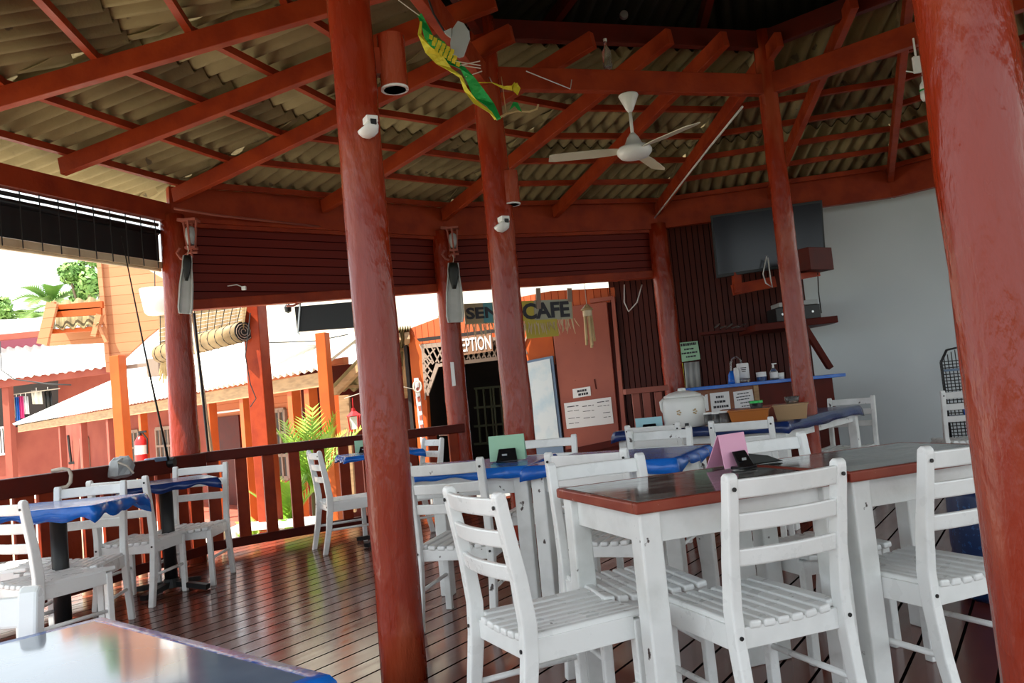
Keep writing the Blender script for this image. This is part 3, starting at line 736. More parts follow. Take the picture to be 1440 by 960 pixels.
# lanterns on the outer poles
def wall_lantern(px, py, Y, label):
    c = at(px, py, Y); t = thing('wall_lantern', label, 'lamp', c)
    b = MB()
    for s in (-1, 1):
        b.beam((s * 0.055, 0, 0.12), (s * 0.035, 0, -0.10), 0.016, 0.016, up=(0, 1, 0)); b.beam((s * 0.0, s * 0.05, 0.12), (0, s * 0.03, -0.10), 0.016, 0.016, up=(1, 0, 0))
    b.box((0, 0, 0.13), (0.14, 0.13, 0.02)); b.box((0, 0, -0.11), (0.09, 0.08, 0.02)); b.tube([(0, 0, -0.12), (0, 0, -0.19)], 0.012, 8)
    b.tube([(-0.06, 0, -0.17), (-0.03, 0, -0.15), (0.05, 0, -0.15)], 0.012, 8); b.tube([(-0.10, 0.0, -0.10), (-0.13, 0, -0.14), (-0.10, 0, -0.19), (-0.06, 0, -0.21)], 0.012, 8)
    b.beam((-0.12, 0.04, 0.16), (0, 0, 0.13), 0.02, 0.03); b.build('frame', M_['cabinet'], t)
    b = MB(); b.lathe([(0.03, -0.08), (0.045, 0.0), (0.04, 0.06), (0.02, 0.08)], n=16); b.build('glass_globe', M_['grey'], t, smooth=True)
    return t
wall_lantern(268, 331, 7.05, 'red framed lantern on the left corner pole above the swim fin')
wall_lantern(637, 338, 8.84, 'red framed lantern above the fin on the right railing pole')
def fin(px0, py0, px1, py1, Y, wd, label, twist):
    a = at(px0, py0, Y); c = at(px1, py1, Y - 0.02); L = (a - c).length
    t = thing('swim_fin', label, 'fin', a); t.rotation_euler = (0, math.atan2((c - a).x, (c - a).z) + PI, twist)
    b = MB(); vs = []
    prof = [(0.0, 0.30), (-0.10, 0.34), (-0.22, 0.36), (-0.34, 0.42), (-0.5, 0.5), (-0.72, 0.52), (-0.9, 0.54), (-1.0, 0.46)]
    for z, q in prof:
        for x in (-1, -0.8, -0.4, 0, 0.4, 0.8, 1): vs.append((x * q * wd, -0.028 if abs(x) == 1 else (-0.006 if abs(x) < 0.5 else -0.0), z * L))
    n = 7; b.add(vs, [(i * n + j, i * n + j + 1, (i + 1) * n + j + 1, (i + 1) * n + j) for i in range(len(prof) - 1) for j in range(n - 1)])
    b.build('blade', M_['fin'], t, solid=0.012)
    b = MB(); b.lathe([(0.26 * wd, 0.0), (0.34 * wd, -0.10 * L), (0.33 * wd, -0.2 * L), (0.20 * wd, -0.36 * L), (0.12 * wd, -0.44 * L)], n=16, M=Matrix.Diagonal((1, 0.55, 1))); 
    b.v = [v + Vector((0.0, -0.03, 0)) for v in b.v]; b.build('foot_pocket', M_['rubber'], t, smooth=True)
    b = MB(); b.tube([(0, 0, 0.0), (0.01, 0, 0.05), (0, 0, 0.09)], 0.004, 6); b.build('hang_cord', M_['rope'], t)
fin(263, 360, 259, 441, 6.98, 0.105, 'white swim fin with black foot pocket hanging on the left corner pole', 0.5)
fin(637, 370, 640, 453, 8.80, 0.17, 'white swim fin with black foot pocket hanging on the right railing pole', 0.15)
# tinsel garland and bits
def ribbon(pxs, Y, w_, label, m, name='tinsel', tw=0.0):
    b = MB(); pts = [at(x, y, Y + dy) for x, y, dy in pxs]; vs = []
    for i, p in enumerate(pts):
        a = pts[max(0, i - 1)]; c = pts[min(len(pts) - 1, i + 1)]; d = (c - a).normalized(); s_ = d.cross(Vector((0, 1, 0))).normalized()
        wi = w_[i] if isinstance(w_, list) else w_
        k = math.sin(i * 1.7 + tw); s2 = (s_ + Vector((0, 0.6 * k, 0))).normalized()
        vs += [p - s2 * wi, p + s2 * wi]
    b.add(vs, [(2 * i, 2 * i + 1, 2 * i + 3, 2 * i + 2) for i in range(len(pts) - 1)])
    return b
Yt = 4.3
t = thing('foil_garland', 'crumpled green and yellow foil garland hanging beneath the roof left of the fan', 'garland', at(640, 90, Yt))
b = ribbon([(590, 20, 0), (598, 38, 0), (604, 55, .02), (618, 68, 0), (630, 82, .03), (650, 95, 0), (662, 112, 0), (672, 130, .03), (690, 148, 0), (702, 168, 0)], Yt, [.012, .022, .026, .045, .035, .016, .024, .036, .026, .012], '', None)
ch(b, 'green_strip', M_['tgreen'], t, solid=0.002)
b = ribbon([(592, 30, -.02), (590, 48, -.02), (602, 70, -.03), (618, 84, -.02), (632, 97, -.02), (648, 108, -.02), (655, 126, -.02), (668, 143, -.02), (690, 158, -.02), (697, 168, -.02)], Yt, [.006, .01, .022, .028, .014, .008, .012, .012, .008, .005], '', None, tw=1)
ch(b, 'yellow_strip', M_['tyellow'], t, solid=0.002)
b = MB(); rr = random.Random(3)
for i in range(18):
    x, y = 604 + (i % 6) * 6 + (i // 6) * 4, 48 + (i // 6) * 9 + (i % 6) * 4
    pxY([(x, y), (x + 5, y + 2), (x + 4, y + 8), (x - 1, y + 6)], Yt - 0.05 - 0.004 * (i % 3), 0.003, b)
ch(b, 'checked_patch', M_['tyellow'], t)
for a, c in (((560, 0), (590, 22)), ((650, 92), (676, 96)), ((640, 86), (676, 92)), ((655, 108), (678, 100)), ((645, 92), (675, 86))):
    b = MB(); b.tube([at(*a, Yt), at(*c, Yt)], 0.003, 5); ch(b, 'string', M_['rope'], t)
t = thing('foil_streamer', 'small yellow foil bow with a tail right of the green garland', 'garland', at(710, 122, 5.75))
b = ribbon([(672, 116, 0), (692, 116, 0), (708, 123, 0), (720, 124, 0), (727, 120, 0)], 5.75, [.004, .004, .010, .018, .036], '', None); ch(b, 'tail', M_['tyellow'], t, solid=0.002)
b = MB(); b.tube([at(692, 116, 5.75), at(688, 108, 5.9)], 0.004, 5); ch(b, 'cord', M_['rope'], t)
b = pxY([(722, 121), (727, 116), (732, 124), (728, 134), (722, 128)], 5.73, 0.004); ch(b, 'bow', M_['tyellow'], t)
t = thing('foil_streamer', 'green foil scrap on a curved yellow wire below the yellow bow', 'garland', at(730, 155, 5.75))
b = MB(); b.tube([at(x, y, 5.75) for x, y in ((698, 168), (712, 160), (728, 156), (745, 157), (755, 153), (757, 147))], 0.008, 6); b.tube([at(712, 160, 5.75), at(708, 130, 5.85), at(705, 108, 5.95)], 0.003, 5); ch(b, 'wire', M_['bamboo'], t)
b = pxY([(716, 155), (722, 143), (728, 144), (734, 157), (728, 154), (724, 149)], 5.72, 0.004); ch(b, 'scrap', M_['tgreen'], t)
# grey paddle plate
t = thing('hanging_paddle', 'flat grey paddle-shaped plate hanging beside the green garland', 'paddle', at(646, 55, 4.25))
b = pxY([(636, 40), (644, 29), (652, 32), (660, 44), (661, 54), (652, 79), (646, 81), (634, 75), (633, 60)], 4.25, 0.012); ch(b, 'blade', M_['grey'], t, bevel=0.003)
b = pxY([(624, 44), (635, 39), (634, 52), (628, 48)], 4.24, 0.02); ch(b, 'handle', M_['grey'], t)
b = MB(); b.tube([at(626, 46, 4.25), at(610, 20, 4.3), at(596, -20, 4.35)], 0.006, 6); ch(b, 'hang_wire', M_['grime'], t)
# bulb and bracket by the nearest pole, bottle, small light
t = thing('pendant_bulb', 'white lamp bulb with a green ring hanging left of the nearest pole top', 'bulb', at(1301, 128, 5.86))
b = MB(); b.lathe([(0.001, -0.075), (0.025, -0.07), (0.036, -0.045), (0.036, 0.0)], n=20); b.build('bulb', M_['pwhite'], t, smooth=True)
b = MB(); b.lathe([(0.038, 0.0), (0.038, 0.012)], n=20); b.build('ring', M_['tgreen'], t)
b = MB(); b.lathe([(0.036, 0.012), (0.03, 0.05), (0.015, 0.075), (0.012, 0.11)], n=20); b.tube([(0, 0, 0.1), (-0.01, 0, 0.26)], 0.006, 6); b.build('socket', M_['pwhite'], t, smooth=True)
b = MB(); b.box((-0.035, 0.0, 0.20), (0.05, 0.03, 0.12)); b.tube([(-0.035, 0, 0.24), (-0.035, 0, 0.40)], 0.008, 6); b.tube([(-0.04, 0, 0.14), (-0.12, 0, 0.16)], 0.005, 6); b.build('bracket', M_['pwhite'], t, bevel=0.006)
t = thing('glass_bottle', 'clear glass bottle tied high on the ring beam above the fan', 'bottle', at(853, 78, 6.12))
b = MB(); b.lathe([(0.03, -0.10), (0.034, -0.09), (0.034, 0.03), (0.012, 0.07), (0.012, 0.11)], n=16); b.build('body', M_['glass'], t, smooth=True)
b = MB(); b.lathe([(0.014, 0.11), (0.014, 0.13)], n=12); b.build('cap', M_['pwhite'], t)
t = thing('disc_light', 'tiny round silver light on the dark upper ring beam', 'light', at(877, 22, 6.2))
b = MB(); b.lathe([(0.035, 0), (0.03, 0.03), (0.001, 0.032)], n=20, M=Matrix.Rotation(PI / 2, 3, 'X')); b.build('disc', M_['metal'], t)
# cables
def cable(pxs, r, m, label, name='cable', cat='cable'):
    pts = [at(*p) for p in pxs]; c = sum(pts, Vector()) / len(pts)
    b = MB(); b.tube([p - c for p in pts], r, 6); o = b.build(name, m, smooth=True); o.location = c; return tag(o, label, cat)
cable([(1044, 150, 6.6), (1000, 204, 7.4), (960, 255, 8.4), (921, 306, 9.6)], 0.010, M_['wire'], 'white cable running down the rafter to the pole left of the counter')
cable([(1111, 300, 6.70), (1121, 380, 6.70), (1131, 460, 6.70), (1146, 580, 6.72)], 0.005, M_['wire'], 'thin white cable down the right side of the pole before the counter')
cable([(878, 400, 10.2), (878, 425, 10.2), (884, 438, 10.1), (896, 425, 10.1), (903, 400, 10.1)], 0.008, M_['wire'], 'loop of white cable on the dark slatted wall right of the red door')
cable([(1078, 360, 9.0), (1073, 385, 9.0), (1077, 398, 9.0), (1086, 404, 9.0), (1082, 380, 9.0), (1080, 362, 9.0)], 0.007, M_['wire'], 'white cable loop hanging below the television')
cable([(1150, 384, 8.5), (1151, 410, 8.9), (1155, 440, 9.0)], 0.006, M_['grime'], 'black cable dropping from the red box to the shelf')
cable([(430, 395, 8.2), (432, 410, 8.15), (425, 424, 8.12), (412, 430, 8.1), (403, 430, 8.1)], 0.012, M_['cabinet'], 'pinkish cord curling under the plank board left of the lone pole')
cable([(320, 402, 7.5), (333, 400, 7.5), (342, 404, 7.5)], 0.005, M_['wire'], 'short white flex with plug on the left plank board')
t = thing('plug', 'small white plug hanging on the left plank board', 'plug', at(343, 405, 7.48)); b = MB(); b.box((0, 0, 0), (0.04, 0.03, 0.035)); b.build('body', M_['pwhite'], t, bevel=0.004)
cable([(245, 293, 7.0), (300, 302, 7.3), (470, 321, 8.2)], 0.012, M_['cabinet'], 'thin pipe running under the eave from the left corner pole')
cable([(740, 100, 5.9), (802, 125, 6.1), (804, 112, 6.1)], 0.004, M_['wire'], 'thin wire hanging on the ring beam left of the fan')

# ================================================================== TV CORNER, COUNTER
TVp = at(1080, 330, 9.15); TVn = Vector((0.16, 0.98, 0.055)).normalized()
t = thing('television', 'large black wall television with grey sky reflection, behind the slim pole', 'television', TVp, math.atan2(-TVn.x, TVn.y))
ch(pxpoly([(999, 303), (1156, 281), (1162, 367), (1008, 391)], TVp + TVn * 0.006, TVn, 0.05), 'casing', M_['black'], t, bevel=0.004)
ch(pxpoly([(1002, 306), (1154, 285), (1159, 364), (1010, 386)], TVp, TVn, 0.012), 'screen', M_['screen'], t)
b = MB(); b.beam(at(1035, 378, 9.3), at(1037, 412, 9.3), 0.12, 0.08); b.beam(at(1030, 408, 9.3), at(1090, 396, 9.3), 0.06, 0.12); b.beam(at(1080, 340, 9.28), at(1080, 340, 10.1), 0.12, 0.2); ch(b, 'mount', M_['beam'], t)
t = thing('red_box', 'dark red wooden box with a black knob on its end, right of the television', 'box', at(1137, 368, 8.4))
c = at(1138, 367, 8.45)
b = MB(); b.box(c, (0.36, 0.30, 0.23), 0.55); ch(b, 'body', M_['beam_dark'], t, bevel=0.005)
b = MB(); b.lathe([(0.07, 0), (0.06, 0.02), (0.03, 0.03), (0.03, 0.07)], c=c + Vector((0.165, 0.06, 0)), n=12, M=Matrix.Rotation(PI / 2, 3, 'Y') ); ch(b, 'knob', M_['black'], t)
b = MB(); b.beam(at(1117, 390, 8.3), at(1147, 385, 8.6), 0.10, 0.06); b.beam(at(1102, 384, 6.75), at(1120, 388, 8.4), 0.06, 0.06); ch(b, 'support_bar', M_['beam'], t)
# shelf
t = thing('wall_shelf', 'dark red corner shelf on a diagonal bracket above the counter', 'shelf', at(1130, 448, 9.2))
zsh = at(1175, 444, 9.0).z
sp_ = [at(1060, 456, 9.2), at(1175, 441, 9.0)]
b = MB(); b.prism([(sp_[0].x, 9.15, zsh), (sp_[1].x, 8.95, zsh), (sp_[1].x + 0.05, 9.32, zsh), (3.45, 9.85, zsh), (sp_[0].x, 9.85, zsh)], (0, 0, -0.075)); ch(b, 'board', M_['beam_dark'], t, bevel=0.005)
b = MB(); b.beam(at(1130, 458, 9.05), at(1167, 517, 9.15), 0.06, 0.08, up=(0, 1, 0)); ch(b, 'bracket', M_['beam_dark'], t)
t = thing('receiver', 'black stereo receiver with two small lights on the corner shelf', 'receiver', at(1118, 440, 9.3))
cc = Vector((at(1118, 436, 9.35).x, 9.42, zsh))
b = MB(); b.box(cc + Vector((0, 0, 0.09)), (0.50, 0.34, 0.16)); ch(b, 'body', M_['black'], t, bevel=0.008)
b = MB(); b.box(cc + Vector((0.02, 0, 0.20)), (0.44, 0.30, 0.05)); ch(b, 'disc_player', M_['grey'], t, bevel=0.005)
for dx in (-0.18, 0.02, 0.16):
    b = MB(); b.lathe([(0.014, 0), (0.012, 0.01)], c=cc + Vector((dx, -0.17, 0.09)), n=12, M=Matrix.Rotation(PI / 2, 3, 'X')); ch(b, 'knob', M_['metal'], t)
t = thing('wall_shelf', 'small dark shelf with silver odds and ends on the slatted wall', 'shelf', at(1022, 465, 9.7))
b = MB(); b.box(at(1022, 466, 9.7), (0.62, 0.25, 0.03), rzs); ch(b, 'board', M_['beam_dark'], t)
b = MB()
for i in range(5): b.tube([at(1005 + 8 * i, 461, 9.7), at(1012 + 9 * i, 455 + (i % 2) * 3, 9.72)], 0.009, 6)
ch(b, 'odds_and_ends', M_['metal'], t)
# counter
CY0 = 8.85; cl_ = at(978, 548, CY0); cr_ = at(1169, 525, CY0); zc = 1.08
t = thing('bar_counter', 'brown bar counter with a thin blue top below the television', 'counter', ((cl_.x + cr_.x) / 2, CY0, 0))
xm = at(1063, 550, CY0).x
b = MB(); b.box(((cl_.x + xm) / 2, CY0 + 0.2, 0.525), (xm - cl_.x, 0.40, 1.05)); ch(b, 'front_panel', M_['counter'], t)
b = MB(); b.box(((cr_.x + xm) / 2, CY0 + 0.2, 0.525), (cr_.x - xm, 0.42, 1.05)); ch(b, 'side_panel', M_['beam_dark'], t)
b = MB(); b.box(((cl_.x + cr_.x) / 2 + 0.03, CY0 + 0.2, zc - 0.018), (cr_.x - cl_.x + 0.2, 0.52, 0.036)); ch(b, 'worktop', M_['blue'], t, bevel=0.004)
b = MB(); b.beam((xm, CY0 - 0.012, 0), (xm, CY0 - 0.012, 1.04), 0.05, 0.02, up=(0, 1, 0)); ch(b, 'corner_batten', M_['wood'], t)
def sheet(px4, p, n, label, lines, m='paper', name='notice', off=0.004, head=None, cat='notice'):
    """paper notice: sheet with rows of word-like ink strokes"""
    p = Vector(p); n = Vector(n).normalized()
    c = atp(sum(q[0] for q in px4) / 4, sum(q[1] for q in px4) / 4, p - n * off, n); t = thing(name, label, cat, c)
    ch(pxpoly(px4, p - n * off, n, off * 0.6), 'sheet', M_[m], t)
    b = MB(); rr = random.Random(len(label))
    def P(u_, v_):
        a = [px4[0][k] + (px4[1][k] - px4[0][k]) * u_ for k in (0, 1)]; c_ = [px4[3][k] + (px4[2][k] - px4[3][k]) * u_ for k in (0, 1)]
        return [a[k] + (c_[k] - a[k]) * v_ for k in (0, 1)]
    for (v0, h_, u0, u1) in lines:
        u_ = u0
        while u_ < u1 - 0.02:
            w_ = min(rr.uniform(0.06, 0.16), u1 - u_)
            pxpoly([P(u_, v0), P(u_ + w_, v0), P(u_ + w_, v0 + h_), P(u_, v0 + h_)], p - n * (off + 0.002), n, 0.002, b); u_ += w_ + 0.025
    ch(b, 'printing', M_['ink'], t)
    return t
cp_ = (0, CY0, 0); cn_ = (0, 1, 0)
sheet([(998, 553), (1025, 550), (1028, 577), (1001, 580)], cp_, cn_, 'left white notice with three bold lines on the counter front', [(0.18, 0.11, 0.3, 0.7), (0.42, 0.12, 0.2, 0.8), (0.68, 0.12, 0.12, 0.9)])
sheet([(1031, 551), (1058, 547), (1062, 574), (1034, 578)], cp_, cn_, 'right white notice of fine print on the counter front', [(0.12, 0.05, 0.2, 0.8), (0.28, 0.05, 0.12, 0.85), (0.42, 0.05, 0.15, 0.8), (0.6, 0.05, 0.3, 0.9), (0.78, 0.05, 0.35, 0.85)])
sheet([(991, 555), (995, 554), (997, 577), (993, 578)], cp_, cn_, 'narrow white paper strip at the left edge of the counter front', [])
# things on the counter
def onc(px): return Vector((at(px, 540, CY0 + 0.15).x, CY0 + 0.15, zc))
t = thing('pump_canister', 'white labelled canister on the counter with a bent hose', 'canister', onc(1047))
b = MB(); b.lathe([(0.062, 0), (0.064, 0.02), (0.062, 0.045)], n=20); b.build('base', M_['glass'], t, smooth=True)
b = MB(); b.lathe([(0.064, 0.045), (0.064, 0.20), (0.058, 0.21)], n=20); b.build('body', M_['paper'], t, smooth=True)
b = MB(); b.tube([(-0.01, 0, 0.21), (-0.015, 0, 0.25), (-0.05, 0, 0.285), (-0.10, 0, 0.27), (-0.125, 0, 0.22), (-0.13, 0, 0.10), (-0.125, 0, 0.05)], 0.01, 8); b.build('hose', M_['glass'], t, smooth=True)
b = MB()
for i in range(3): b.box((-0.01, -0.065, 0.16 - 0.02 * i), (0.06 - 0.01 * i, 0.006, 0.008))
b.build('label_print', M_['ink'], t)
t = thing('spray_bottle', 'blue and white dispenser bottle left of the white canister', 'bottle', onc(1031))
b = MB(); b.lathe([(0.055, 0), (0.05, 0.03), (0.04, 0.10), (0.02, 0.14)], n=16); b.build('body', M_['blue'], t, smooth=True)
b = MB(); b.lathe([(0.025, 0.0), (0.03, 0.12), (0.024, 0.165), (0.001, 0.17)], c=(0.035, -0.05, 0), n=14); b.build('cup', M_['pwhite'], t, smooth=True)
t = thing('tin', 'small dark patterned tin on the counter', 'tin', onc(1072))
b = MB(); b.lathe([(0.05, 0), (0.052, 0.045), (0.045, 0.05)], n=18); b.build('body', M_['drum'], t)
b = MB(); b.lathe([(0.053, 0.045), (0.053, 0.095), (0.001, 0.098)], n=18); b.build('lid', M_['paper'], t)
t = thing('soap_bottle', 'clear pump soap bottle with white label on the counter', 'bottle', onc(1090))
b = MB(); b.lathe([(0.04, 0), (0.042, 0.02), (0.042, 0.09), (0.02, 0.12), (0.014, 0.13)], n=18); b.build('body', M_['glass'], t, smooth=True)
b = MB(); b.lathe([(0.044, 0.02), (0.044, 0.08)], n=18); b.build('label_band', M_['paper'], t)
b = MB(); b.lathe([(0.012, 0.13), (0.01, 0.17)], n=10); b.box((0.01, -0.01, 0.172), (0.05, 0.014, 0.012)); b.build('pump', M_['pwhite'], t)
t = thing('cup', 'white cup beside the slim pole on the counter', 'cup', onc(1100))
b = MB(); b.lathe([(0.028, 0), (0.034, 0.07), (0.030, 0.07), (0.024, 0.006), (0.001, 0.006)], n=16); b.build('body', M_['pwhite'], t, smooth=True)
# notices on the slatted wall
WBp = SL0 + RPn * 0.0
sheet([(954, 482), (981, 479), (985, 505), (957, 509)], WBp - RPn * 0.02, RPn, 'green printed notice on the dark slatted wall', [(0.06, 0.14, 0.1, 0.9), (0.34, 0.08, 0.25, 0.75), (0.54, 0.08, 0.1, 0.9), (0.74, 0.08, 0.3, 0.8)], m='pgreen')
t = thing('hanging_towel', 'grey towel hanging beneath the green notice', 'towel', atp(974, 528, WBp - RPn * 0.03, RPn))
b = MB(); vs = []
for i in range(13):
    for y in (0, 1):
        px = 962 + 21 * i / 12 + y * 3; pt = atp(px, 510 + y * 36 - 2 * i / 12, WBp - RPn * (0.03 + 0.008 * math.sin(i * 1.4)), RPn); vs.append(pt)
b.add(vs, [(2 * i, 2 * i + 2, 2 * i + 3, 2 * i + 1) for i in range(12)]); ch(b, 'cloth', M_['grey'], t, solid=0.004, smooth=True)
t = thing('yellow_strip', 'narrow yellow strip left of the hanging grey towel', 'strip', atp(959, 528, WBp, RPn))
ch(pxpoly([(955, 511), (960, 510), (964, 545), (959, 546)], WBp - RPn * 0.02, RPn, 0.01), 'board', M_['tyellow'], t)
# short railing left of the counter
t = thing('rail_stub', 'short red railing section in front of the dark slatted wall', 'railing', at(907, 570, 9.3))
b = MB(); b.beam(at(878, 551, 9.25), at(938, 545, 9.35), 0.10, 0.06); ch(b, 'top_rail', M_['cabinet'], t, bevel=0.004)
for px in (893, 908, 925):
    b = MB(); p = at(px, 551, 9.3); b.beam(p, (p.x, p.y, 0), 0.08, 0.05, up=(0, 1, 0)); ch(b, 'baluster', M_['cabinet'], t, bevel=0.004)

# ================================================================== BUFFET TABLE THINGS
ZB = TC + 0.006
def onS(px, Y): p = at(px, 590, Y); return Vector((p.x, Y, ZB))
t = thing('urn', 'large white enamel urn with lid standing on the buffet table', 'urn', onS(963, 6.55))
b = MB(); b.lathe([(0.15, 0), (0.158, 0.02), (0.165, 0.06), (0.166, 0.19), (0.155, 0.225), (0.14, 0.235)], n=36); b.build('body', M_['pwhite'], t, smooth=True)
b = MB(); b.lathe([(0.15, 0.235), (0.145, 0.25), (0.09, 0.275), (0.04, 0.285), (0.001, 0.286)], n=36); b.lathe([(0.035, 0.283), (0.03, 0.305), (0.001, 0.308)], n=16); b.build('lid', M_['pwhite'], t, smooth=True)
b = MB(); b.box((-0.02, -0.155, 0.022), (0.03, 0.02, 0.026)); b.box((-0.10, -0.12, 0.02), (0.035, 0.02, 0.03)); b.build('foot', M_['black'], t)
for s in (-1, 1):
    b = MB(); b.tube([(s * 0.15, 0, 0.23), (s * 0.175, 0, 0.21), (s * 0.172, 0, 0.15), (s * 0.16, 0, 0.13)], 0.012, 8); b.build('handle', M_['pwhite'], t, smooth=True)
b = MB()
for a in (-2.0, -1.25):
    for k in range(5):
        an = a + 0.07 * math.cos(k * 1.257); b.box((0.168 * math.cos(an), 0.168 * math.sin(an), 0.12 + 0.016 * math.sin(k * 1.257)), (0.012, 0.012, 0.010), a)
b.build('flower_print', M_['bamboo'], t)
def glass_jar(px, Y, r, h, label, fill):
    t = thing('glass_jar', label, 'jar', onS(px, Y))
    b = MB(); b.lathe([(r * 0.9, 0), (r, 0.01), (r, h), (r * 0.93, h), (r * 0.92, 0.012), (0.001, 0.012)], n=20); b.build('glass', M_['glass'], t, smooth=True)
    b = MB(); b.lathe([(r * 0.90, 0.013), (r * 0.90, h * 0.72), (0.001, h * 0.74)], n=18); b.build('contents', M_[fill], t)
    b = MB(); b.lathe([(r * 1.03, h - 0.008), (r * 1.03, h + 0.004), (r * 0.9, h + 0.004), (r * 0.9, h - 0.008)], n=20, caps=False); b.build('rim', M_['pwhite'], t)
glass_jar(998, 6.30, 0.042, 0.10, 'leftmost glass jar of three right of the white urn', 'counter')
glass_jar(1009, 6.22, 0.040, 0.10, 'middle glass jar of three right of the white urn', 'counter')
glass_jar(1020, 6.18, 0.044, 0.105, 'rightmost glass jar of three right of the white urn', 'cabinet')
M_['amber'] = mat('amber plastic', (0.50, 0.16, 0.03, 1), 0.25, trans=0.25)
M_['tan'] = mat('tan plastic', (0.52, 0.34, 0.18, 1), 0.3, trans=0.2)
def tub(px, Y, w_, d_, h, m, label, lid=None):
    t = thing('food_tub', label, 'tub', onS(px, Y), -0.35)
    b = MB(); q = 0.86
    vs = [(-w_ / 2 * q, -d_ / 2 * q, 0), (w_ / 2 * q, -d_ / 2 * q, 0), (w_ / 2 * q, d_ / 2 * q, 0), (-w_ / 2 * q, d_ / 2 * q, 0), (-w_ / 2, -d_ / 2, h), (w_ / 2, -d_ / 2, h), (w_ / 2, d_ / 2, h), (-w_ / 2, d_ / 2, h)]
    b.add(vs, [(0, 1, 2, 3), (0, 1, 5, 4), (1, 2, 6, 5), (2, 3, 7, 6), (3, 0, 4, 7)]); b.build('body', M_[m], t, solid=0.004, bevel=0.01)
    b = MB()
    b.box((0, 0, h + 0.004), (w_ + 0.02, d_ + 0.02, 0.012)); b.build('lid', M_[lid or m], t, bevel=0.004)
    return t
tub(1055, 6.12, 0.28, 0.18, 0.10, 'amber', 'wide amber food tub on the buffet table below the notices')
tub(1114, 5.98 + 0.25, 0.24, 0.17, 0.105, 'tan', 'tan food tub on the buffet table right below the slim pole')
tub(1084, 6.55, 0.22, 0.16, 0.10, 'cabinet', 'dark red food tub between the amber and the tan tub')
tub(1035, 6.65, 0.20, 0.16, 0.09, 'amber', 'small brown tub behind the glass jars')
t = thing('green_lid_jar', 'small jar with a bright green lid standing on the amber tub', 'jar', onS(1066, 6.14) + Vector((0, 0, 0.112)))
b = MB(); b.lathe([(0.045, 0), (0.047, 0.035)], n=20); b.build('body', M_['black_gloss'], t)
b = MB(); b.lathe([(0.050, 0.035), (0.050, 0.052), (0.001, 0.054)], n=20); b.build('lid', M_['tgreen'], t)
t = thing('glass_cup', 'clear glass cup standing on top of the tan tub', 'cup', onS(1117, 6.22) + Vector((0, 0, 0.118)))
b = MB(); b.lathe([(0.045, 0), (0.055, 0.05), (0.050, 0.05), (0.042, 0.006), (0.001, 0.006)], n=20); b.build('body', M_['glass'], t, smooth=True)

# card holders
def card_holder(p, rz, w_, h_, m, label, number=None, lean=0.12, fold=True):
    t = thing('card_holder', label, 'card holder', p, rz)
    b = MB(); b.prism([(-w_ / 2, 0, 0.005), (w_ / 2, 0, 0.005), (w_ / 2, lean * h_, h_), (-w_ / 2, lean * h_, h_)], (0, 0.003, 0)); b.build('card', M_[m], t)
    if fold:
        b = MB(); b.prism([(-w_ / 2, 0.10, 0.005), (w_ / 2, 0.10, 0.005), (w_ / 2, lean * h_ + 0.004, h_), (-w_ / 2, lean * h_ + 0.004, h_)], (0, 0.003, 0)); b.build('card_back', M_[m], t)
    b = MB(); b.prism([(-w_ * 0.30, -0.055, 0), (w_ * 0.30, -0.055, 0), (w_ * 0.25, -0.015, h_ * 0.5), (-w_ * 0.22, -0.015, h_ * 0.5)], (0, 0.012, 0)); b.box((0, -0.03, 0.006), (w_ * 0.6, 0.06, 0.012)); b.build('stand', M_['black_gloss'], t, bevel=0.004)
    b = MB(); b.box((-0.01, -0.046, h_ * 0.28), (w_ * 0.14, 0.004, h_ * 0.07)); b.build('stand_badge', M_['grey'], t)
    if number:
        M4 = Matrix.Translation(t.location) @ t.rotation_euler.to_matrix().to_4x4() @ Matrix.Translation((w_ * 0.12, lean * h_ * 0.75 - 0.006, h_ * 0.75)) @ Matrix.Rotation(PI / 2 - math.atan(lean), 4, 'X')
        text('number', number, h_ * 0.42, M_['ink'], t, M4, 0.001)
    return t
pg = atz(714, 650, TC + 0.008); card_holder((pg.x, pg.y + 0.08, TC + 0.008), -0.10, 0.20, 0.145, 'pgreen', 'pale green table card in a black stand behind the left front chair')
pp = atz(1030, 660, TZ + 0.003)
t = card_holder((pp.x + 0.03, pp.y + 0.03, TZ + 0.003), 0.55, 0.14, 0.135, 'ppink', 'pink folded table card in a black stand on the dark-topped table')
card_holder((l3.x - 0.13, l3.y + 0.02, 0.79), 0.15, 0.17, 0.11, 'pgreen', 'green table card reading 1 on the far small blue table', number='1')
ps = onS(912, 6.55); card_holder((ps.x, ps.y, ZB), -0.15, 0.21, 0.10, 'pblue', 'pale blue table card left of the white urn')
t = thing('black_wallet', 'flat black pouch lying right of the pink card on the dark table', 'pouch', (pp.x + 0.14, pp.y + 0.10, TZ + 0.003), 0.3)
b = MB(); b.prism([(-0.06, 0, 0.05), (-0.05, 0, 0), (0.11, 0, 0), (0.04, 0, 0.03)], (0, 0.05, 0)); b.build('body', M_['rubber'], t, bevel=0.006)

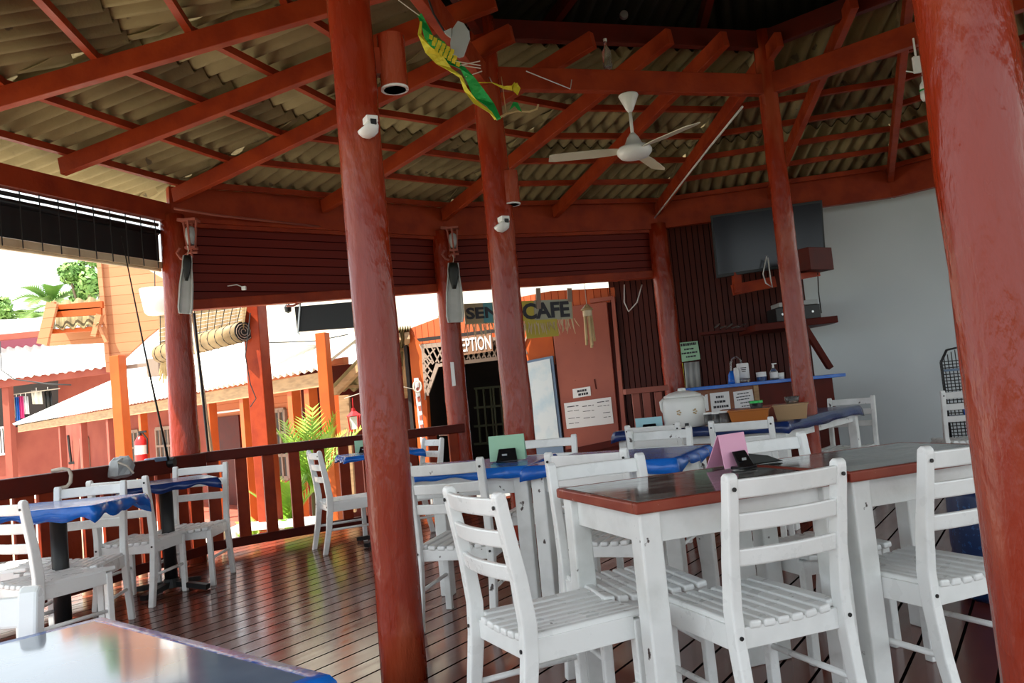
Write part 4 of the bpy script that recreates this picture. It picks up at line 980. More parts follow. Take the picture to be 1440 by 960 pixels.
# rack by the white wall
rk = at(1364, 560, 7.75); rk.z = 0
t = thing('wire_rack', 'tall black wire rack with rounded top standing by the white wall', 'rack', rk, math.atan2(WD.y, WD.x))
hw, dp, ht = 0.20, 0.16, 1.22
b = MB()
for s in (-1, 1):
    b.tube([(s * hw, -dp, 0), (s * hw, -dp, ht - 0.12), (s * hw * 0.7, -dp, ht - 0.01), (0, -dp, ht + 0.01)], 0.009, 8); b.tube([(s * hw, dp, 0), (s * hw, dp, ht - 0.12), (s * hw * 0.7, dp, ht - 0.01), (0, dp, ht + 0.01)], 0.009, 8)
    b.tube([(s * hw, -dp, ht - 0.12), (s * hw, dp, ht - 0.12)], 0.008, 6)
b.build('frame', M_['black'], t, smooth=True)
b = MB()
for i in range(34): z = 0.08 + i * 0.031; b.tube([(-hw, dp, z), (hw, dp, z)], 0.005, 5); [b.tube([(s * hw, -dp, z), (s * hw, dp, z)], 0.005, 5) for s in (-1, 1)]
for i in range(13): x = -hw + i * 2 * hw / 12; b.tube([(x, dp, 0.05), (x, dp, ht - 0.10 + 0.1 * math.cos(x / hw * PI / 2))], 0.005, 5)
b.build('wire_mesh', M_['black'], t)
for z in (0.35, 0.58, 0.80, 1.02):
    b = MB(); b.box((0, 0, z), (2 * hw, 2 * dp, 0.018)); b.build('shelf', M_['bluegrey'], t)
def onR(x, z): return t_rack @ Vector((x, -0.04, z + 0.0095))
t_rack = Matrix.Translation(t.location) @ t.rotation_euler.to_matrix().to_4x4()
def packet(x, z, size, m, label, name='packet'):
    p = onR(x, z); tt = thing(name, label, name.replace('_', ' '), p, math.atan2(WD.y, WD.x)); b = MB(); b.box((0, 0, size[2] / 2), size); b.build('body', M_[m], tt, bevel=0.012)
packet(0.07, 1.02, (0.14, 0.10, 0.07), 'tyellow', 'yellow packet on the top shelf of the black wire rack')
packet(0.09, 0.80, (0.07, 0.07, 0.15), 'pwhite', 'white carton on the second shelf of the wire rack', 'carton')
packet(0.03, 0.58, (0.20, 0.12, 0.07), 'blue', 'purple blue packet on the third shelf of the wire rack')
packet(0.0, 0.35, (0.12, 0.12, 0.17), 'hotpink', 'pink and blue packet on the lowest shelf of the wire rack')
# blue drum right
dr = atz(1412, 838, 0); 
t = thing('blue_drum', 'mottled blue plastic drum partly hidden behind the nearest red pole', 'drum', (dr.x + 0.05, dr.y, 0))
b = MB(); b.lathe([(0.20, 0), (0.23, 0.03), (0.24, 0.2), (0.235, 0.22), (0.24, 0.24), (0.235, 0.48), (0.22, 0.52)], n=32); b.build('body', M_['drum'], t, smooth=True)
b = MB(); b.lathe([(0.225, 0.52), (0.225, 0.545), (0.001, 0.55)], n=32); b.build('lid', M_['navy'], t)

# ================================================================== RAILING ODDMENTS
t = thing('long_rod', 'long thin black rod leaning from the left railing up to the eave', 'rod', at(237, 648, 6.75))
b = MB(); b.tube([at(237, 648, 6.75), at(205, 500, 6.45), at(171, 332, 6.15)], [0.010, 0.007, 0.004], 8); ch(b, 'shaft', M_['black'], t, smooth=True)
b = MB(); b.lathe([(0.04, -0.04), (0.045, 0), (0.04, 0.04)], c=at(239, 650, 6.78), n=14, M=Matrix.Rotation(PI / 2, 3, 'Y')); ch(b, 'reel', M_['black'], t)
t = thing('folded_cloth', 'grey green folded cloth lying on the left railing beside the black rod', 'cloth', at(222, 652, 6.78))
b = MB(); b.box(at(221, 646, 6.72), (0.17, 0.12, 0.035), 1.2); ch(b, 'cloth', M_['bluegrey'], t, bevel=0.012)
t = thing('grey_bag', 'crumpled grey bag tied over the left railing, beside a rope', 'bag', at(170, 655, 6.2))
c = at(170, 655, 6.22); b = MB(); rr = random.Random(5)
prof = [(0.03, -0.085), (0.085, -0.07), (0.09, -0.01), (0.075, 0.04), (0.05, 0.065), (0.001, 0.07)]
b.lathe(prof, c=c, n=14); b.v = [v + Vector((rr.uniform(-.012, .012), rr.uniform(-.012, .012), rr.uniform(-.008, .008))) for v in b.v]; ch(b, 'body', M_['grey'], t)
b = MB(); b.tube([c + Vector((0.03, -0.1, 0.03)), c + Vector((0.09, -0.09, 0.0)), c + Vector((0.12, -0.06, -0.06))], 0.008, 6); ch(b, 'tie', M_['rope'], t)
t = thing('rope_loop', 'pale rope loop slung over the left railing', 'rope', at(97, 668, 5.8))
b = MB(); b.tube([at(x, y, 5.75) for x, y in ((73, 662), (88, 659), (97, 660), (100, 668), (99, 678), (94, 684), (85, 686))], 0.013, 8); ch(b, 'rope', M_['rope'], t, smooth=True)
t = thing('pole_stick', 'pale bamboo stick leaning behind the left corner pole', 'stick', at(300, 640, 7.75))
b = MB(); b.tube([at(316, 772, 7.98), at(268, 430, 7.75)], 0.022, 8); ch(b, 'shaft', M_['palebam'], t, smooth=True)
t = thing('drain_stick', 'second dark stick leaning beside the pale one at the corner pole', 'stick', at(292, 600, 7.7))
b = MB(); b.tube([at(306, 760, 7.72), at(273, 440, 7.55)], 0.013, 8); ch(b, 'shaft', M_['black'], t, smooth=True)
t = thing('pink_cloth', 'bright pink cloth hanging behind the railing by the right fin pole', 'cloth', at(645, 630, 9.25))
b = MB(); vs = []
for i in range(9):
    for y in (0, 1): vs.append(at(639 + 10 * i / 8 + y * 2, 612 + 36 * y, 9.25 + 0.015 * math.sin(i * 1.6)))
b.add(vs, [(2 * i, 2 * i + 2, 2 * i + 3, 2 * i + 1) for i in range(8)]); ch(b, 'cloth', M_['hotpink'], t, solid=0.006, smooth=True)
b = MB(); b.tube([at(618, 612, 9.15), at(640, 611, 9.25), at(652, 610, 9.02)], 0.008, 6); ch(b, 'line', M_['rope'], t)
#==PART3==
# ================================================================== RECEPTION FRONT
def rp(pxs, off, th, mb=None): return pxpoly(pxs, RPp - RPn * off, RPn, th, mb)
t = thing('reception_hut', 'orange boarded front of the reception hut behind the cafe sign', 'building', atp(680, 620, RPp, RPn))
ch(rp([(573, 463), (655, 432), (775, 409), (864, 404), (866, 424), (775, 434), (775, 470), (592, 483)], 0, 0.06), 'gable_boards', M_['overt'], t)
ch(rp([(573, 463), (592, 483), (600, 560), (607, 690), (593, 690)], 0.01, 0.10), 'left_jamb', M_['orange'], t)
ch(rp([(734, 470), (776, 466), (781, 512), (738, 518)], 0.005, 0.06), 'wall_panel', M_['orange'], t)
ch(rp([(735, 515), (790, 505), (800, 690), (745, 690)], -0.03, 0.05), 'wall_panel', M_['orange'], t)
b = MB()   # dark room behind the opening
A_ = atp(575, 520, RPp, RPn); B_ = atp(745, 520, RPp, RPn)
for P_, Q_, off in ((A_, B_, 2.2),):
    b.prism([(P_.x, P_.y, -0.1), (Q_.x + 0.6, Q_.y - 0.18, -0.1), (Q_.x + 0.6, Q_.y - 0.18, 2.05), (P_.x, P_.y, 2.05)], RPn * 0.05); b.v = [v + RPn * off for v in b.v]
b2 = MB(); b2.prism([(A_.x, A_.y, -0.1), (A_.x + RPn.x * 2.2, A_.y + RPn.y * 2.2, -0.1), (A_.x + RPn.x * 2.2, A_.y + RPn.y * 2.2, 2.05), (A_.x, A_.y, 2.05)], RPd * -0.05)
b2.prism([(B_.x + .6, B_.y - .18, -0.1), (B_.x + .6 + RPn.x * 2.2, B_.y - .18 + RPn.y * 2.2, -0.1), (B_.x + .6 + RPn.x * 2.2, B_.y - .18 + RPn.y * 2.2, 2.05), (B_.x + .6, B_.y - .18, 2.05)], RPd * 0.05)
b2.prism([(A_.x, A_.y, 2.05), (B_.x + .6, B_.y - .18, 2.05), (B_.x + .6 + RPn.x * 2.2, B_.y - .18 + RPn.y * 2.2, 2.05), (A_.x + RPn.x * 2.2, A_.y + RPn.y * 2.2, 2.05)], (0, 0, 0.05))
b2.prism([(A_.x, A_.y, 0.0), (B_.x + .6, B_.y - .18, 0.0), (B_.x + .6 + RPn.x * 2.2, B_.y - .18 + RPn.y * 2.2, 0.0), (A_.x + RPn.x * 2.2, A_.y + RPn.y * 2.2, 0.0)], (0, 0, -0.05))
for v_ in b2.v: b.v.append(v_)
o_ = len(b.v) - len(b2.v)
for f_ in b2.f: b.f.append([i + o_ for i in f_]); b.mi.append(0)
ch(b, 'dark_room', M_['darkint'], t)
# lattice: arch shaped trellis
lat = rp([(592, 484), (735, 470), (735, 476), (593, 490)], 0.02, 0.03)
rp([(614, 511), (735, 497), (735, 502), (615, 516)], 0.02, 0.03, lat); rp([(613, 510), (617, 514), (602, 556), (598, 553)], 0.02, 0.03, lat)
rp([(592, 484), (596, 484), (601, 556), (597, 556)], 0.02, 0.03, lat)
for i in range(20):
    x = 590 + i * 7.3
    y0 = 484 - (x - 592) * 0.098
    def seg(xa, ya, xb, yb):
        p, q = atp(xa, ya, RPp - RPn * 0.02, RPn), atp(xb, yb, RPp - RPn * 0.02, RPn); lat.beam(p, q, 0.018, 0.014, up=RPn)
    seg(x, y0, x + 13, y0 + 27); seg(x + 14, y0 - 1, x + 1, y0 + 27) if i > 2 else None
for i in range(5):
    y = 492 + i * 13
    seg(593 + i, y, 611 - i * 3.2 if False else 593 + i + 16 - i * 2.6, y + 20 - i * 2); seg(594 + i, y + 18, 612 - i * 3.5, y - 2 + i * 1.5)
ch(lat, 'trellis', M_['lattice'], t)
# inside: shelf, green window frames
b = rp([(604, 566), (632, 562), (633, 566), (605, 570)], -1.4, 0.25); ch(b, 'inner_shelf', M_['pwhite'], t)
b = rp([(605, 570), (632, 567), (640, 660), (612, 660)], -1.45, 0.3); ch(b, 'inner_cabinet', M_['beam_dark'], t)
b = rp([(606, 545), (618, 544), (619, 565), (607, 566)], -1.6, 0.1); ch(b, 'inner_panel', M_['bluegrey'], t)
b = MB()
for x0 in (668, 692):
    for k in range(3): rp([(x0 + k * 10, 545), (x0 + k * 10 + 2.5, 545), (x0 + k * 10 + 9, 625), (x0 + k * 10 + 6.5, 625)], -1.9, 0.04, b)
for y in (545, 572, 598, 623): rp([(666, y), (722, y - 5), (723, y - 2), (667, y + 3)], -1.9, 0.04, b)
ch(b, 'inner_window', mat('dull green frame paint', (0.10, 0.11, 0.06, 1), 0.6), t)
# white board
t = thing('notice_board', 'white board in a blue grey frame right of the reception opening', 'board', atp(760, 570, RPp, RPn))
ch(rp([(722, 511), (777, 500), (793, 640), (738, 650)], 0.06, 0.05), 'frame', M_['bluegrey'], t)
ch(rp([(729, 513), (773, 504), (787, 622), (742, 632)], 0.075, 0.02), 'panel', M_['board'], t)
# big brick red door
t = thing('red_door', 'tall brick red door with notices, right of the white board', 'door', atp(820, 620, RPp, RPn))
ch(rp([(772, 431), (862, 416), (884, 640), (795, 665)], -0.02, 0.06), 'frame_back', M_['beam_dark'], t)
ch(rp([(774, 434), (853, 424), (872, 622), (796, 640)], 0.03, 0.05), 'leaf', M_['cabinet'], t, bevel=0.006)
ch(rp([(859, 418), (864, 417), (884, 640), (878, 640)], 0.05, 0.08), 'jamb', M_['cabinet'], t)
ch(rp([(829, 420), (861, 416), (862, 421), (830, 426)], 0.05, 0.06), 'head', M_['cabinet'], t)
ch(rp([(796, 632), (872, 616), (874, 625), (797, 642)], 0.04, 0.03), 'bottom_rail', M_['beam_dark'], t)
b = MB(); p = atp(836, 533, RPp - RPn * 0.03, RPn); b.beam(p, p + Vector((0.01, 0, -0.13)), 0.015, 0.02, up=RPn); ch(b, 'handle', M_['beam_dark'], t)
DP = RPp - RPn * 0.034
sheet([(805, 547), (830, 543), (831, 556), (806, 560)], DP, RPn, 'small white notice with two bold lines on the red door', [(0.2, 0.24, 0.25, 0.8), (0.58, 0.24, 0.3, 0.85)])
sheet([(793, 567), (859, 558), (863, 595), (797, 603)], DP, RPn, 'wide white three column notice taped low on the red door', [(0.14, 0.035, 0.06, 0.3), (0.32, 0.02, 0.06, 0.3), (0.6, 0.02, 0.06, 0.3), (0.8, 0.02, 0.06, 0.3), (0.2, 0.03, 0.38, 0.62), (0.4, 0.02, 0.38, 0.62), (0.66, 0.02, 0.38, 0.62), (0.12, 0.03, 0.7, 0.95), (0.28, 0.02, 0.7, 0.95), (0.55, 0.02, 0.8, 0.95), (0.72, 0.02, 0.8, 0.95)])
# cafe sign, hung under the board between the outer poles
SP = P3 + (P5 - P3) * 0.3; SNv = (P5 - P3); SNv = Vector((-SNv.y, SNv.x, 0)).normalized(); SP = SP + SNv * 0.12
t = thing('cafe_sign', 'patchwork painted hanging sign reading SENJA CAFE', 'sign', atp(728, 440, SP, SNv))
def spx(pxs, off, th, mb=None): return pxpoly(pxs, SP - SNv * off, SNv, th, mb)
ch(spx([(652, 427), (804, 420), (806, 448), (655, 456)], 0, 0.03), 'board', mat('tan sign board', (0.45, 0.36, 0.22, 1), 0.7), t)
def patch(x0, x1, m):
    f1 = lambda x: 427.3 - (x - 652) * 0.046; f2 = lambda x: 455.2 - (x - 655) * 0.052
    return spx([(x0, f1(x0)), (x1, f1(x1)), (x1 + 1.5, f2(x1)), (x0 + 1.5, f2(x0))], 0.003, 0.004)
M_['teal'] = mat('teal sign paint', (0.12, 0.36, 0.40, 1), 0.6); M_['syel'] = mat('yellow sign paint', (0.55, 0.44, 0.06, 1), 0.6); M_['sgrey'] = mat('grey sign paint', (0.42, 0.42, 0.32, 1), 0.6)
ch(patch(679, 692, M_['teal']), 'teal_patch', M_['teal'], t); ch(patch(718, 728, M_['teal']), 'teal_patch', M_['teal'], t)
ch(patch(729, 750, M_['syel']), 'yellow_patch', M_['syel'], t); ch(patch(751, 803, M_['sgrey']), 'grey_patch', M_['sgrey'], t)
def sign_text(s, pxl, pxr, pyc, size_px, m, par, P0, N0, slope, nm, bold=0.0):
    c = atp((pxl + pxr) / 2, pyc, P0, N0); a = atp(pxl, pyc - slope * (pxl - (pxl + pxr) / 2), P0, N0); e = atp(pxr, pyc - slope * (pxr - (pxl + pxr) / 2), P0, N0)
    dist = (c - CAM).length; M4 = frame_on(c, N0)
    o = text(nm, s, 1.0, m, par, M4, 0.002, bold)
    xs = [v.co.x for v in o.data.vertices]; ys = [v.co.y for v in o.data.vertices]
    wid = (e - a).length; hgt = size_px / FPX * dist
    sx = wid / (max(xs) - min(xs)); sy = hgt / (max(ys) - min(ys)); cx_, cy_ = (max(xs) + min(xs)) / 2, (max(ys) + min(ys)) / 2
    for v in o.data.vertices: v.co.x = (v.co.x - cx_) * sx; v.co.y = (v.co.y - cy_) * sy
    return o
sign_text('SENJA', 656, 727, 441, 21, M_['ink'], t, SP - SNv * 0.008, SNv, 0.05, 'lettering', 0.035)
sign_text('CAFE', 735, 801, 436, 23, M_['ink'], t, SP - SNv * 0.008, SNv, 0.05, 'lettering', 0.035)
b = MB(); rr = random.Random(4)
for i in range(75):
    x = 655 + i * 2.05 + rr.uniform(-1, 1); y0 = 455 - (x - 655) * 0.05; dx = rr.uniform(-2, 8); L_ = rr.uniform(10, 22)
    if 690 < x < 730: L_ *= 0.8
    b.tube([atp(x, y0, SP, SNv), atp(x + dx * 0.5, y0 + L_ * 0.55, SP - SNv * 0.02, SNv), atp(x + dx, y0 + L_, SP - SNv * rr.uniform(0, .03), SNv)], [0.005, 0.006, 0.003], 5)
ch(b, 'straw_fringe', M_['palebam'], t)
ch(spx([(738, 451), (783, 448), (786, 472), (741, 476)], 0.012, 0.006), 'yellow_cloth', M_['syel'], t)
for x in (757, 801):
    ch(spx([(x - 3, 405), (x + 3, 405), (x + 4, 434 if x < 780 else 424), (x - 2, 434 if x < 780 else 424)], 0.014, 0.02), 'hanger', M_['lattice'], t)
# RECEPTION sign
t = thing('reception_sign', 'brown wooden sign with white lettering reading RECEPTION on the trellis', 'sign', atp(650, 486, RPp, RPn))
ch(rp([(624, 477), (691, 468), (693, 493), (627, 503)], 0.09, 0.03), 'board', mat('brown sign wood', (0.22, 0.11, 0.06, 1), 0.7), t)
sign_text('RECEPTION', 627, 690, 484.5, 19, M_['paper'], t, RPp - RPn * 0.095, RPn, 0.135, 'lettering', 0.01)
# wind chimes
def chime(px, py0, py1, Y, n, label):
    p = atp(px, py0, SP, SNv); q = atp(px, py1, SP, SNv); L = p.z - q.z; t = thing('wind_chime', label, 'wind chime', p)
    b = MB(); b.lathe([(0.001, -0.10 * L), (0.05 * L, -0.14 * L), (0.13 * L, -0.22 * L), (0.12 * L, -0.235 * L), (0.001, -0.2 * L)], n=16); b.build('cap', M_['bamboo'], t)
    b = MB(); b.lathe([(0.095 * L, -0.24 * L), (0.095 * L, -0.36 * L)], n=16); b.build('collar', M_['palebam'], t)
    b = MB(); b.tube([(0, 0, 2.52 - p.z), (0, 0, -0.12 * L)], 0.004, 5); b.build('cord', M_['rope'], t)
    for k in range(n):
        a = 2 * PI * k / n; l_ = (0.52, 0.64, 0.58, 0.48, 0.6)[k % 5]
        b = MB(); b.tube([(0.07 * L * math.cos(a), 0.07 * L * math.sin(a), -0.36 * L), (0.09 * L * math.cos(a), 0.09 * L * math.sin(a), -0.36 * L - l_ * L)], 0.028 * L, 8); b.build('bamboo_tube', M_['bamboo'], t)
chime(824, 420, 489, 9.5, 5, 'bamboo wind chime hanging right of the cafe sign')
chime(625, 425, 512, 9.35, 5, 'bamboo wind chime half hidden behind the right fin pole')

# ---- cream upper wall and hut roof left of it
t = thing('cream_building', 'sunlit cream wall of the building above and behind the reception hut', 'building', at(500, 600, 13.2))
b = MB(); b.prism([at(362, 488, 13), at(575, 478, 13), at(665, 460, 13), at(885, 430, 13), at(885, 330, 13), at(362, 330, 13)], (0, 0.25, 0)); ch(b, 'wall', M_['cream'], t)
b = MB(); b.box((at(500, 600, 13.4).x, 13.4, 0.65), (1.6, 0.3, 2.6)); ch(b, 'lower_wall', M_['beam_dark'], t)
t = thing('hut_roof', 'small corrugated hut roof on timber rafters left of the reception sign', 'roof', at(530, 540, 11.9))
def grid_roof(mb, e0, e1, r0, r1, pitch, amp, seg=6):
    e0, e1, r0, r1 = map(Vector, (e0, e1, r0, r1)); L = (e1 - e0).length; n = max(8, int(L / pitch * seg)); vs = []; fs = []
    up = (e1 - e0).cross(r0 - e0).normalized()
    if up.z < 0: up = -up
    for i in range(n + 1):
        t_ = i / n; dz = amp * math.cos(2 * PI * t_ * L / pitch); vs += [e0.lerp(e1, t_) + up * dz, r0.lerp(r1, t_) + up * dz]
    mb.add(vs, [(2 * i, 2 * i + 2, 2 * i + 3, 2 * i + 1) for i in range(n)])
hl0, hl1, hh0, hh1 = at(462, 549, 12.9), at(592, 545, 12.9), at(545, 463, 11.1), at(577, 460, 11.35)
b = MB(); grid_roof(b, hl0, hl1, hh0, hh1, 0.16, 0.03); ch(b, 'roof_sheet', M_['sheet'], t, solid=0.01)
for k in (0.02, 0.42, 0.82):
    b = MB(); b.beam(hl0.lerp(hl1, k) + Vector((0, 0, -0.11)), hh0.lerp(hh1, k) + Vector((0, 0, -0.11)), 0.07, 0.11); ch(b, 'rafter', M_['wood'], t)
for k in (0.12, 0.42, 0.72):
    b = MB(); b.beam(hl0.lerp(hh0, k) + Vector((0, 0, -.045)), hl1.lerp(hh1, k) + Vector((0, 0, -.045)), 0.05, 0.04); ch(b, 'batten', M_['wood'], t)
b = MB(); b.prism([at(470, 556, 12.95), at(592, 545, 12.95), at(606, 720, 12.95), at(488, 720, 12.95)], (0, 0.08, 0)); ch(b, 'back_wall', M_['beam_dark'], t)
for x0, x1, m in ((465, 476, 'orange'), (476, 490, 'wood')):
    b = MB(); b.prism([at(x0, 556, 11.1), at(x1, 555, 11.1), at(x1 + 10, 720, 11.1), at(x0 + 10, 720, 11.1)], (0, 0.1, 0)); ch(b, 'post', M_[m], t)
t = thing('red_lantern', 'small red candle lantern hanging on the hut post left of the lone pole', 'lantern', at(498, 590, 10.6))
b = MB()
for s in (-1, 1):
    for u_ in (-1, 1): b.beam((s * .05, u_ * .05, -0.13), (s * .065, u_ * .065, 0.05), 0.012, 0.012)
b.lathe([(0.10, 0.05), (0.03, 0.11), (0.02, 0.15)], n=4); b.lathe([(0.075, -0.15), (0.075, -0.13)], n=4); b.tube([(0, 0, 0.14), (0, 0, 0.28)], 0.006, 5); b.build('frame', M_['redgloss'], t)
b = MB(); b.box((0, 0, -0.04), (0.09, 0.09, 0.16)); b.build('pane', M_['pwhite'], t)
t = thing('projector_screen', 'black rectangular screen hanging under the plank board left of the lone pole', 'screen', at(455, 445, 9.0))
ch(pxY([(414, 431), (496, 424), (499, 460), (418, 466)], 8.12, 0.06), 'panel', M_['black'], t)
b = MB(); b.tube([at(423, 412, 8.09), at(419, 468, 8.11), at(422, 470, 8.11)], 0.01, 6); ch(b, 'hook', M_['metal'], t)
t = thing('round_hook', 'small black round bracket under the plank board left of the black screen', 'bracket', at(405, 434, 8.9))
b = MB(); b.lathe([(0.001, -0.05), (0.035, -0.03), (0.04, 0.02), (0.02, 0.05)], n=14); b.build('body', M_['black'], t)
# bunting
t = thing('pennant', 'small pale pennant strung left of the reception post', 'pennant', at(562, 545, 11.0))
ch(pxY([(553, 538), (568, 544), (555, 553)], 11.0, 0.004), 'flag', mat('pale pink cloth', (0.6, 0.45, 0.42, 1), 0.8), t); b = MB(); b.tube([at(484, 560, 11.08), at(553, 538, 11.0), at(568, 544, 11.0), atp(590, 549, RPp - RPn * 0.02, RPn)], 0.005, 5); ch(b, 'line', M_['rope'], t)
t = thing('white_sign_post', 'narrow white lettered board on the reception post', 'sign', at(585, 580, 10.6))
ch(rp([(582, 532), (588, 531), (598, 625), (592, 626)], 0.12, 0.02), 'board', M_['paper'], t)
b = MB()
for i in range(6): rp([(585 + i * 1.4, 545 + i * 13), (589 + i * 1.4, 544 + i * 13), (590 + i * 1.4, 551 + i * 13), (586 + i * 1.4, 552 + i * 13)], 0.125, 0.006, b)
ch(b, 'marks', M_['cabinet'], t)
t = thing('rescue_ring', 'pale ring hanging on the reception post above the white board', 'ring', atp(587, 543, RPp - RPn * 0.14, RPn))
b = MB(); b.tube([atp(587, 543, RPp - RPn * 0.14, RPn) + Vector((0.055 * math.cos(a * 0.5236), 0, 0.075 * math.sin(a * 0.5236))) for a in range(13)], 0.012, 6); ch(b, 'ring', M_['rope'], t)
# paper strip on the right fin pole
t = thing('paper_strip', 'white paper strip stuck on the right fin pole', 'paper', at(637, 525, 8.8)); ch(pxY([(633, 509), (638, 509), (641, 542), (636, 543)], 8.855, 0.012), 'strip', M_['paper'], t)

# ================================================================== POSTS OUTSIDE THE RAILING
def sq_post(px_top, py_top, px_bot, py_bot, Y, w_, label, m, zbot=-0.6):
    a = at(px_top, py_top, Y); c = at(px_bot, py_bot, Y); k = (zbot - a.z) / (c.z - a.z); e = a.lerp(c, k)
    t_ = MB(); t_.beam(e - e, a - e, w_, w_, up=(0.25, 1, 0)); o = t_.build('square_post', M_[m], bevel=0.008); o.location = e; tag(o, label, 'post'); return o
sq_post(357, 428, 377, 680, 9.35, 0.20, 'dark red square post behind the railing with its left side in the sun', 'beam', -0.6)
sq_post(165, 500, 175, 645, 11.0, 0.15, 'bright orange square post at the foot of the boarded gable', 'orange')
sq_post(453, 468, 466, 640, 10.6, 0.14, 'orange square post left of the lone pole under the cream wall', 'orange')
# boarded gable panel, white triangle bar, bucket, blind
GY = 11.15
t = thing('gable_panel', 'sunlit orange boarded gable panel on the orange post at left', 'wall panel', at(185, 440, GY))
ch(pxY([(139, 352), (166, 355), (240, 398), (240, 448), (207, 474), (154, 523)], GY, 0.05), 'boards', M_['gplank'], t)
b = MB(); b.beam(at(139, 352, GY - 0.02), at(154, 523, GY - 0.02), 0.06, 0.06, up=(0, 1, 0)); ch(b, 'edge_batten', M_['gplank'], t)
b = MB(); b.beam(at(154, 519, GY), at(262, 506, GY), 0.04, 0.05); ch(b, 'cross_bar', M_['lattice'], t)
t = thing('cream_gable', 'cream gable board above the orange boarded panel', 'wall panel', at(205, 375, 11.4))
ch(pxY([(150, 348), (245, 352), (245, 402), (228, 394), (166, 354)], 11.4, 0.05), 'boards', M_['cream'], t)
t = thing('white_bucket', 'white translucent bucket-shaped lamp hanging in front of the orange gable', 'lamp', at(219, 424, 9.6))
b = MB(); r_ = 20 / FPX * 9.6; b.lathe([(r_ * 0.62, -0.155), (r_ * 0.8, -0.12), (r_ * 1.05, 0.15), (r_ * 1.0, 0.15), (r_ * 0.76, -0.11), (0.001, -0.14)], n=28); b.build('shade', M_['pwhite'], t, smooth=True)
b = MB(); b.tube([(0, 0, 0.15), (0.02, 0, 0.5), (0.0, 0, 0.9)], 0.006, 6); b.build('cord', M_['grime'], t)
t = thing('bamboo_blind', 'bamboo roll blind hanging half raised beneath the left plank board', 'blind', at(290, 470, 9.6))
ra_, rb_ = at(342, 466, 9.2), at(226, 505, 10.6); rb_.z = ra_.z - 0.03
b = MB(); dr_ = (rb_ - ra_); b.tube([ra_, ra_ + dr_ * 0.3, ra_ + dr_ * 0.7, rb_], 0.115, 24); ch(b, 'roll', M_['cane'], t, smooth=True)
b = MB(); b.tube([ra_ - dr_.normalized() * 0.004, ra_ - dr_.normalized() * 0.012], 0.112, 24); ch(b, 'roll_end', M_['rubber'], t)
b = MB(); sp_t = [ra_ - dr_.normalized() * 0.016 + (Vector((0, 0, 1)) * math.sin(k * 0.55) + dr_.cross(Vector((0, 0, 1))).normalized() * math.cos(k * 0.55)) * (0.02 + 0.0026 * k) for k in range(34)]
b.tube(sp_t, 0.005, 5); ch(b, 'roll_spiral', M_['lattice'], t)
tp0, tp1 = at(352, 418, 9.0), at(222, 425, 10.4); nseg = 14
b = MB()
for k in range(nseg):
    f0, f1 = k / nseg, (k + 0.93) / nseg
    b.add([(tp0 + Vector((0, 0, 0.1))).lerp(ra_, f0), (tp1 + Vector((0, 0, 0.1))).lerp(rb_, f0), (tp1 + Vector((0, 0, 0.1))).lerp(rb_, f1), (tp0 + Vector((0, 0, 0.1))).lerp(ra_, f1)], [(0, 1, 2, 3)])
ch(b, 'slat_sheet', M_['cane'], t, solid=0.006)
b = MB()
for k in range(12):
    u_ = (k + 0.5) / 12; p = (tp0 + Vector((0, 0, 0.1))).lerp(tp1 + Vector((0, 0, 0.1)), u_); q = ra_.lerp(rb_, u_); off = Vector((0, -0.015, 0))
    b.tube([p + off, q + off + Vector((0, -0.06, 0.08))], 0.005, 5)
    n2 = dr_.cross(Vector((0, 0, 1))).normalized(); n2 = n2 if n2.y < 0 else -n2
    b.tube([q + (n2 * math.cos(a) + Vector((0, 0, 1)) * math.sin(a)) * 0.119 for a in (1.2, 0.6, 0, -0.6, -1.2, -1.8)], 0.005, 5)
for f_ in (0.35, 0.8):
    b.tube([(tp0 + Vector((0, -0.02, 0.1))).lerp(ra_, f_), (tp1 + Vector((0, -0.02, 0.1))).lerp(rb_, f_)], 0.006, 5)
ch(b, 'binding_cord', M_['grime'], t)
b = MB(); b.tube([at(352, 440, 9.1), at(345, 500, 9.1), at(352, 540, 9.1), at(360, 560, 9.1), at(352, 572, 9.1)], 0.006, 5); ch(b, 'pull_cord', M_['grime'], t)
b = MB(); rr = random.Random(8)
for k in range(26):
    p = at(228 + rr.uniform(0, 18), 500 + rr.uniform(0, 10), 10.55); b.tube([p, p + Vector((rr.uniform(-.1, .1), 0, rr.uniform(-.28, -.1)))], 0.012, 5)
ch(b, 'frayed_end', M_['bamboo'], t)
t = thing('meter_box', 'grey meter box hanging left of the frayed blind end', 'box', at(214, 517, 11.0)); ch(pxY([(204, 505), (222, 503), (224, 528), (207, 530)], 11.0, 0.1), 'box', M_['lattice'], t, bevel=0.006)
# awning
t = thing('window_awning', 'small timber awning with corrugated sheet left of the boarded gable', 'awning', at(105, 450, 11.2))
AY = 11.2
b = MB(); grid_roof(b, at(80, 462, 10.9), at(140, 457, 10.9), at(76, 425, 11.7), at(146, 418, 11.7), 0.14, 0.03); ch(b, 'roof_sheet', M_['sheet'], t, solid=0.012)
b = MB(); b.beam(at(74, 426, 10.8), at(60, 484, 10.8), 0.05, 0.14, up=(1, 0, 0)); b.beam(at(76, 424, 10.9), at(66, 486, 10.9), 0.04, 0.05, up=(0, 1, 0)); ch(b, 'side_board', M_['gplank'], t)
for a, c, w_ in (((76, 434), (145, 428), 0.09), ((78, 441), (143, 437), 0.10), ((74, 466), (134, 462), 0.06)):
    b = MB(); b.beam(at(*a, 10.95), at(*c, 10.95), 0.05, w_); ch(b, 'cross_rail', M_['orange'], t)
b = MB(); b.prism([at(70, 468, 11.3), at(140, 462, 11.3), at(146, 482, 11.3), at(66, 486, 11.3)], (0, 0.04, 0)); ch(b, 'back_board', M_['gplank'], t)
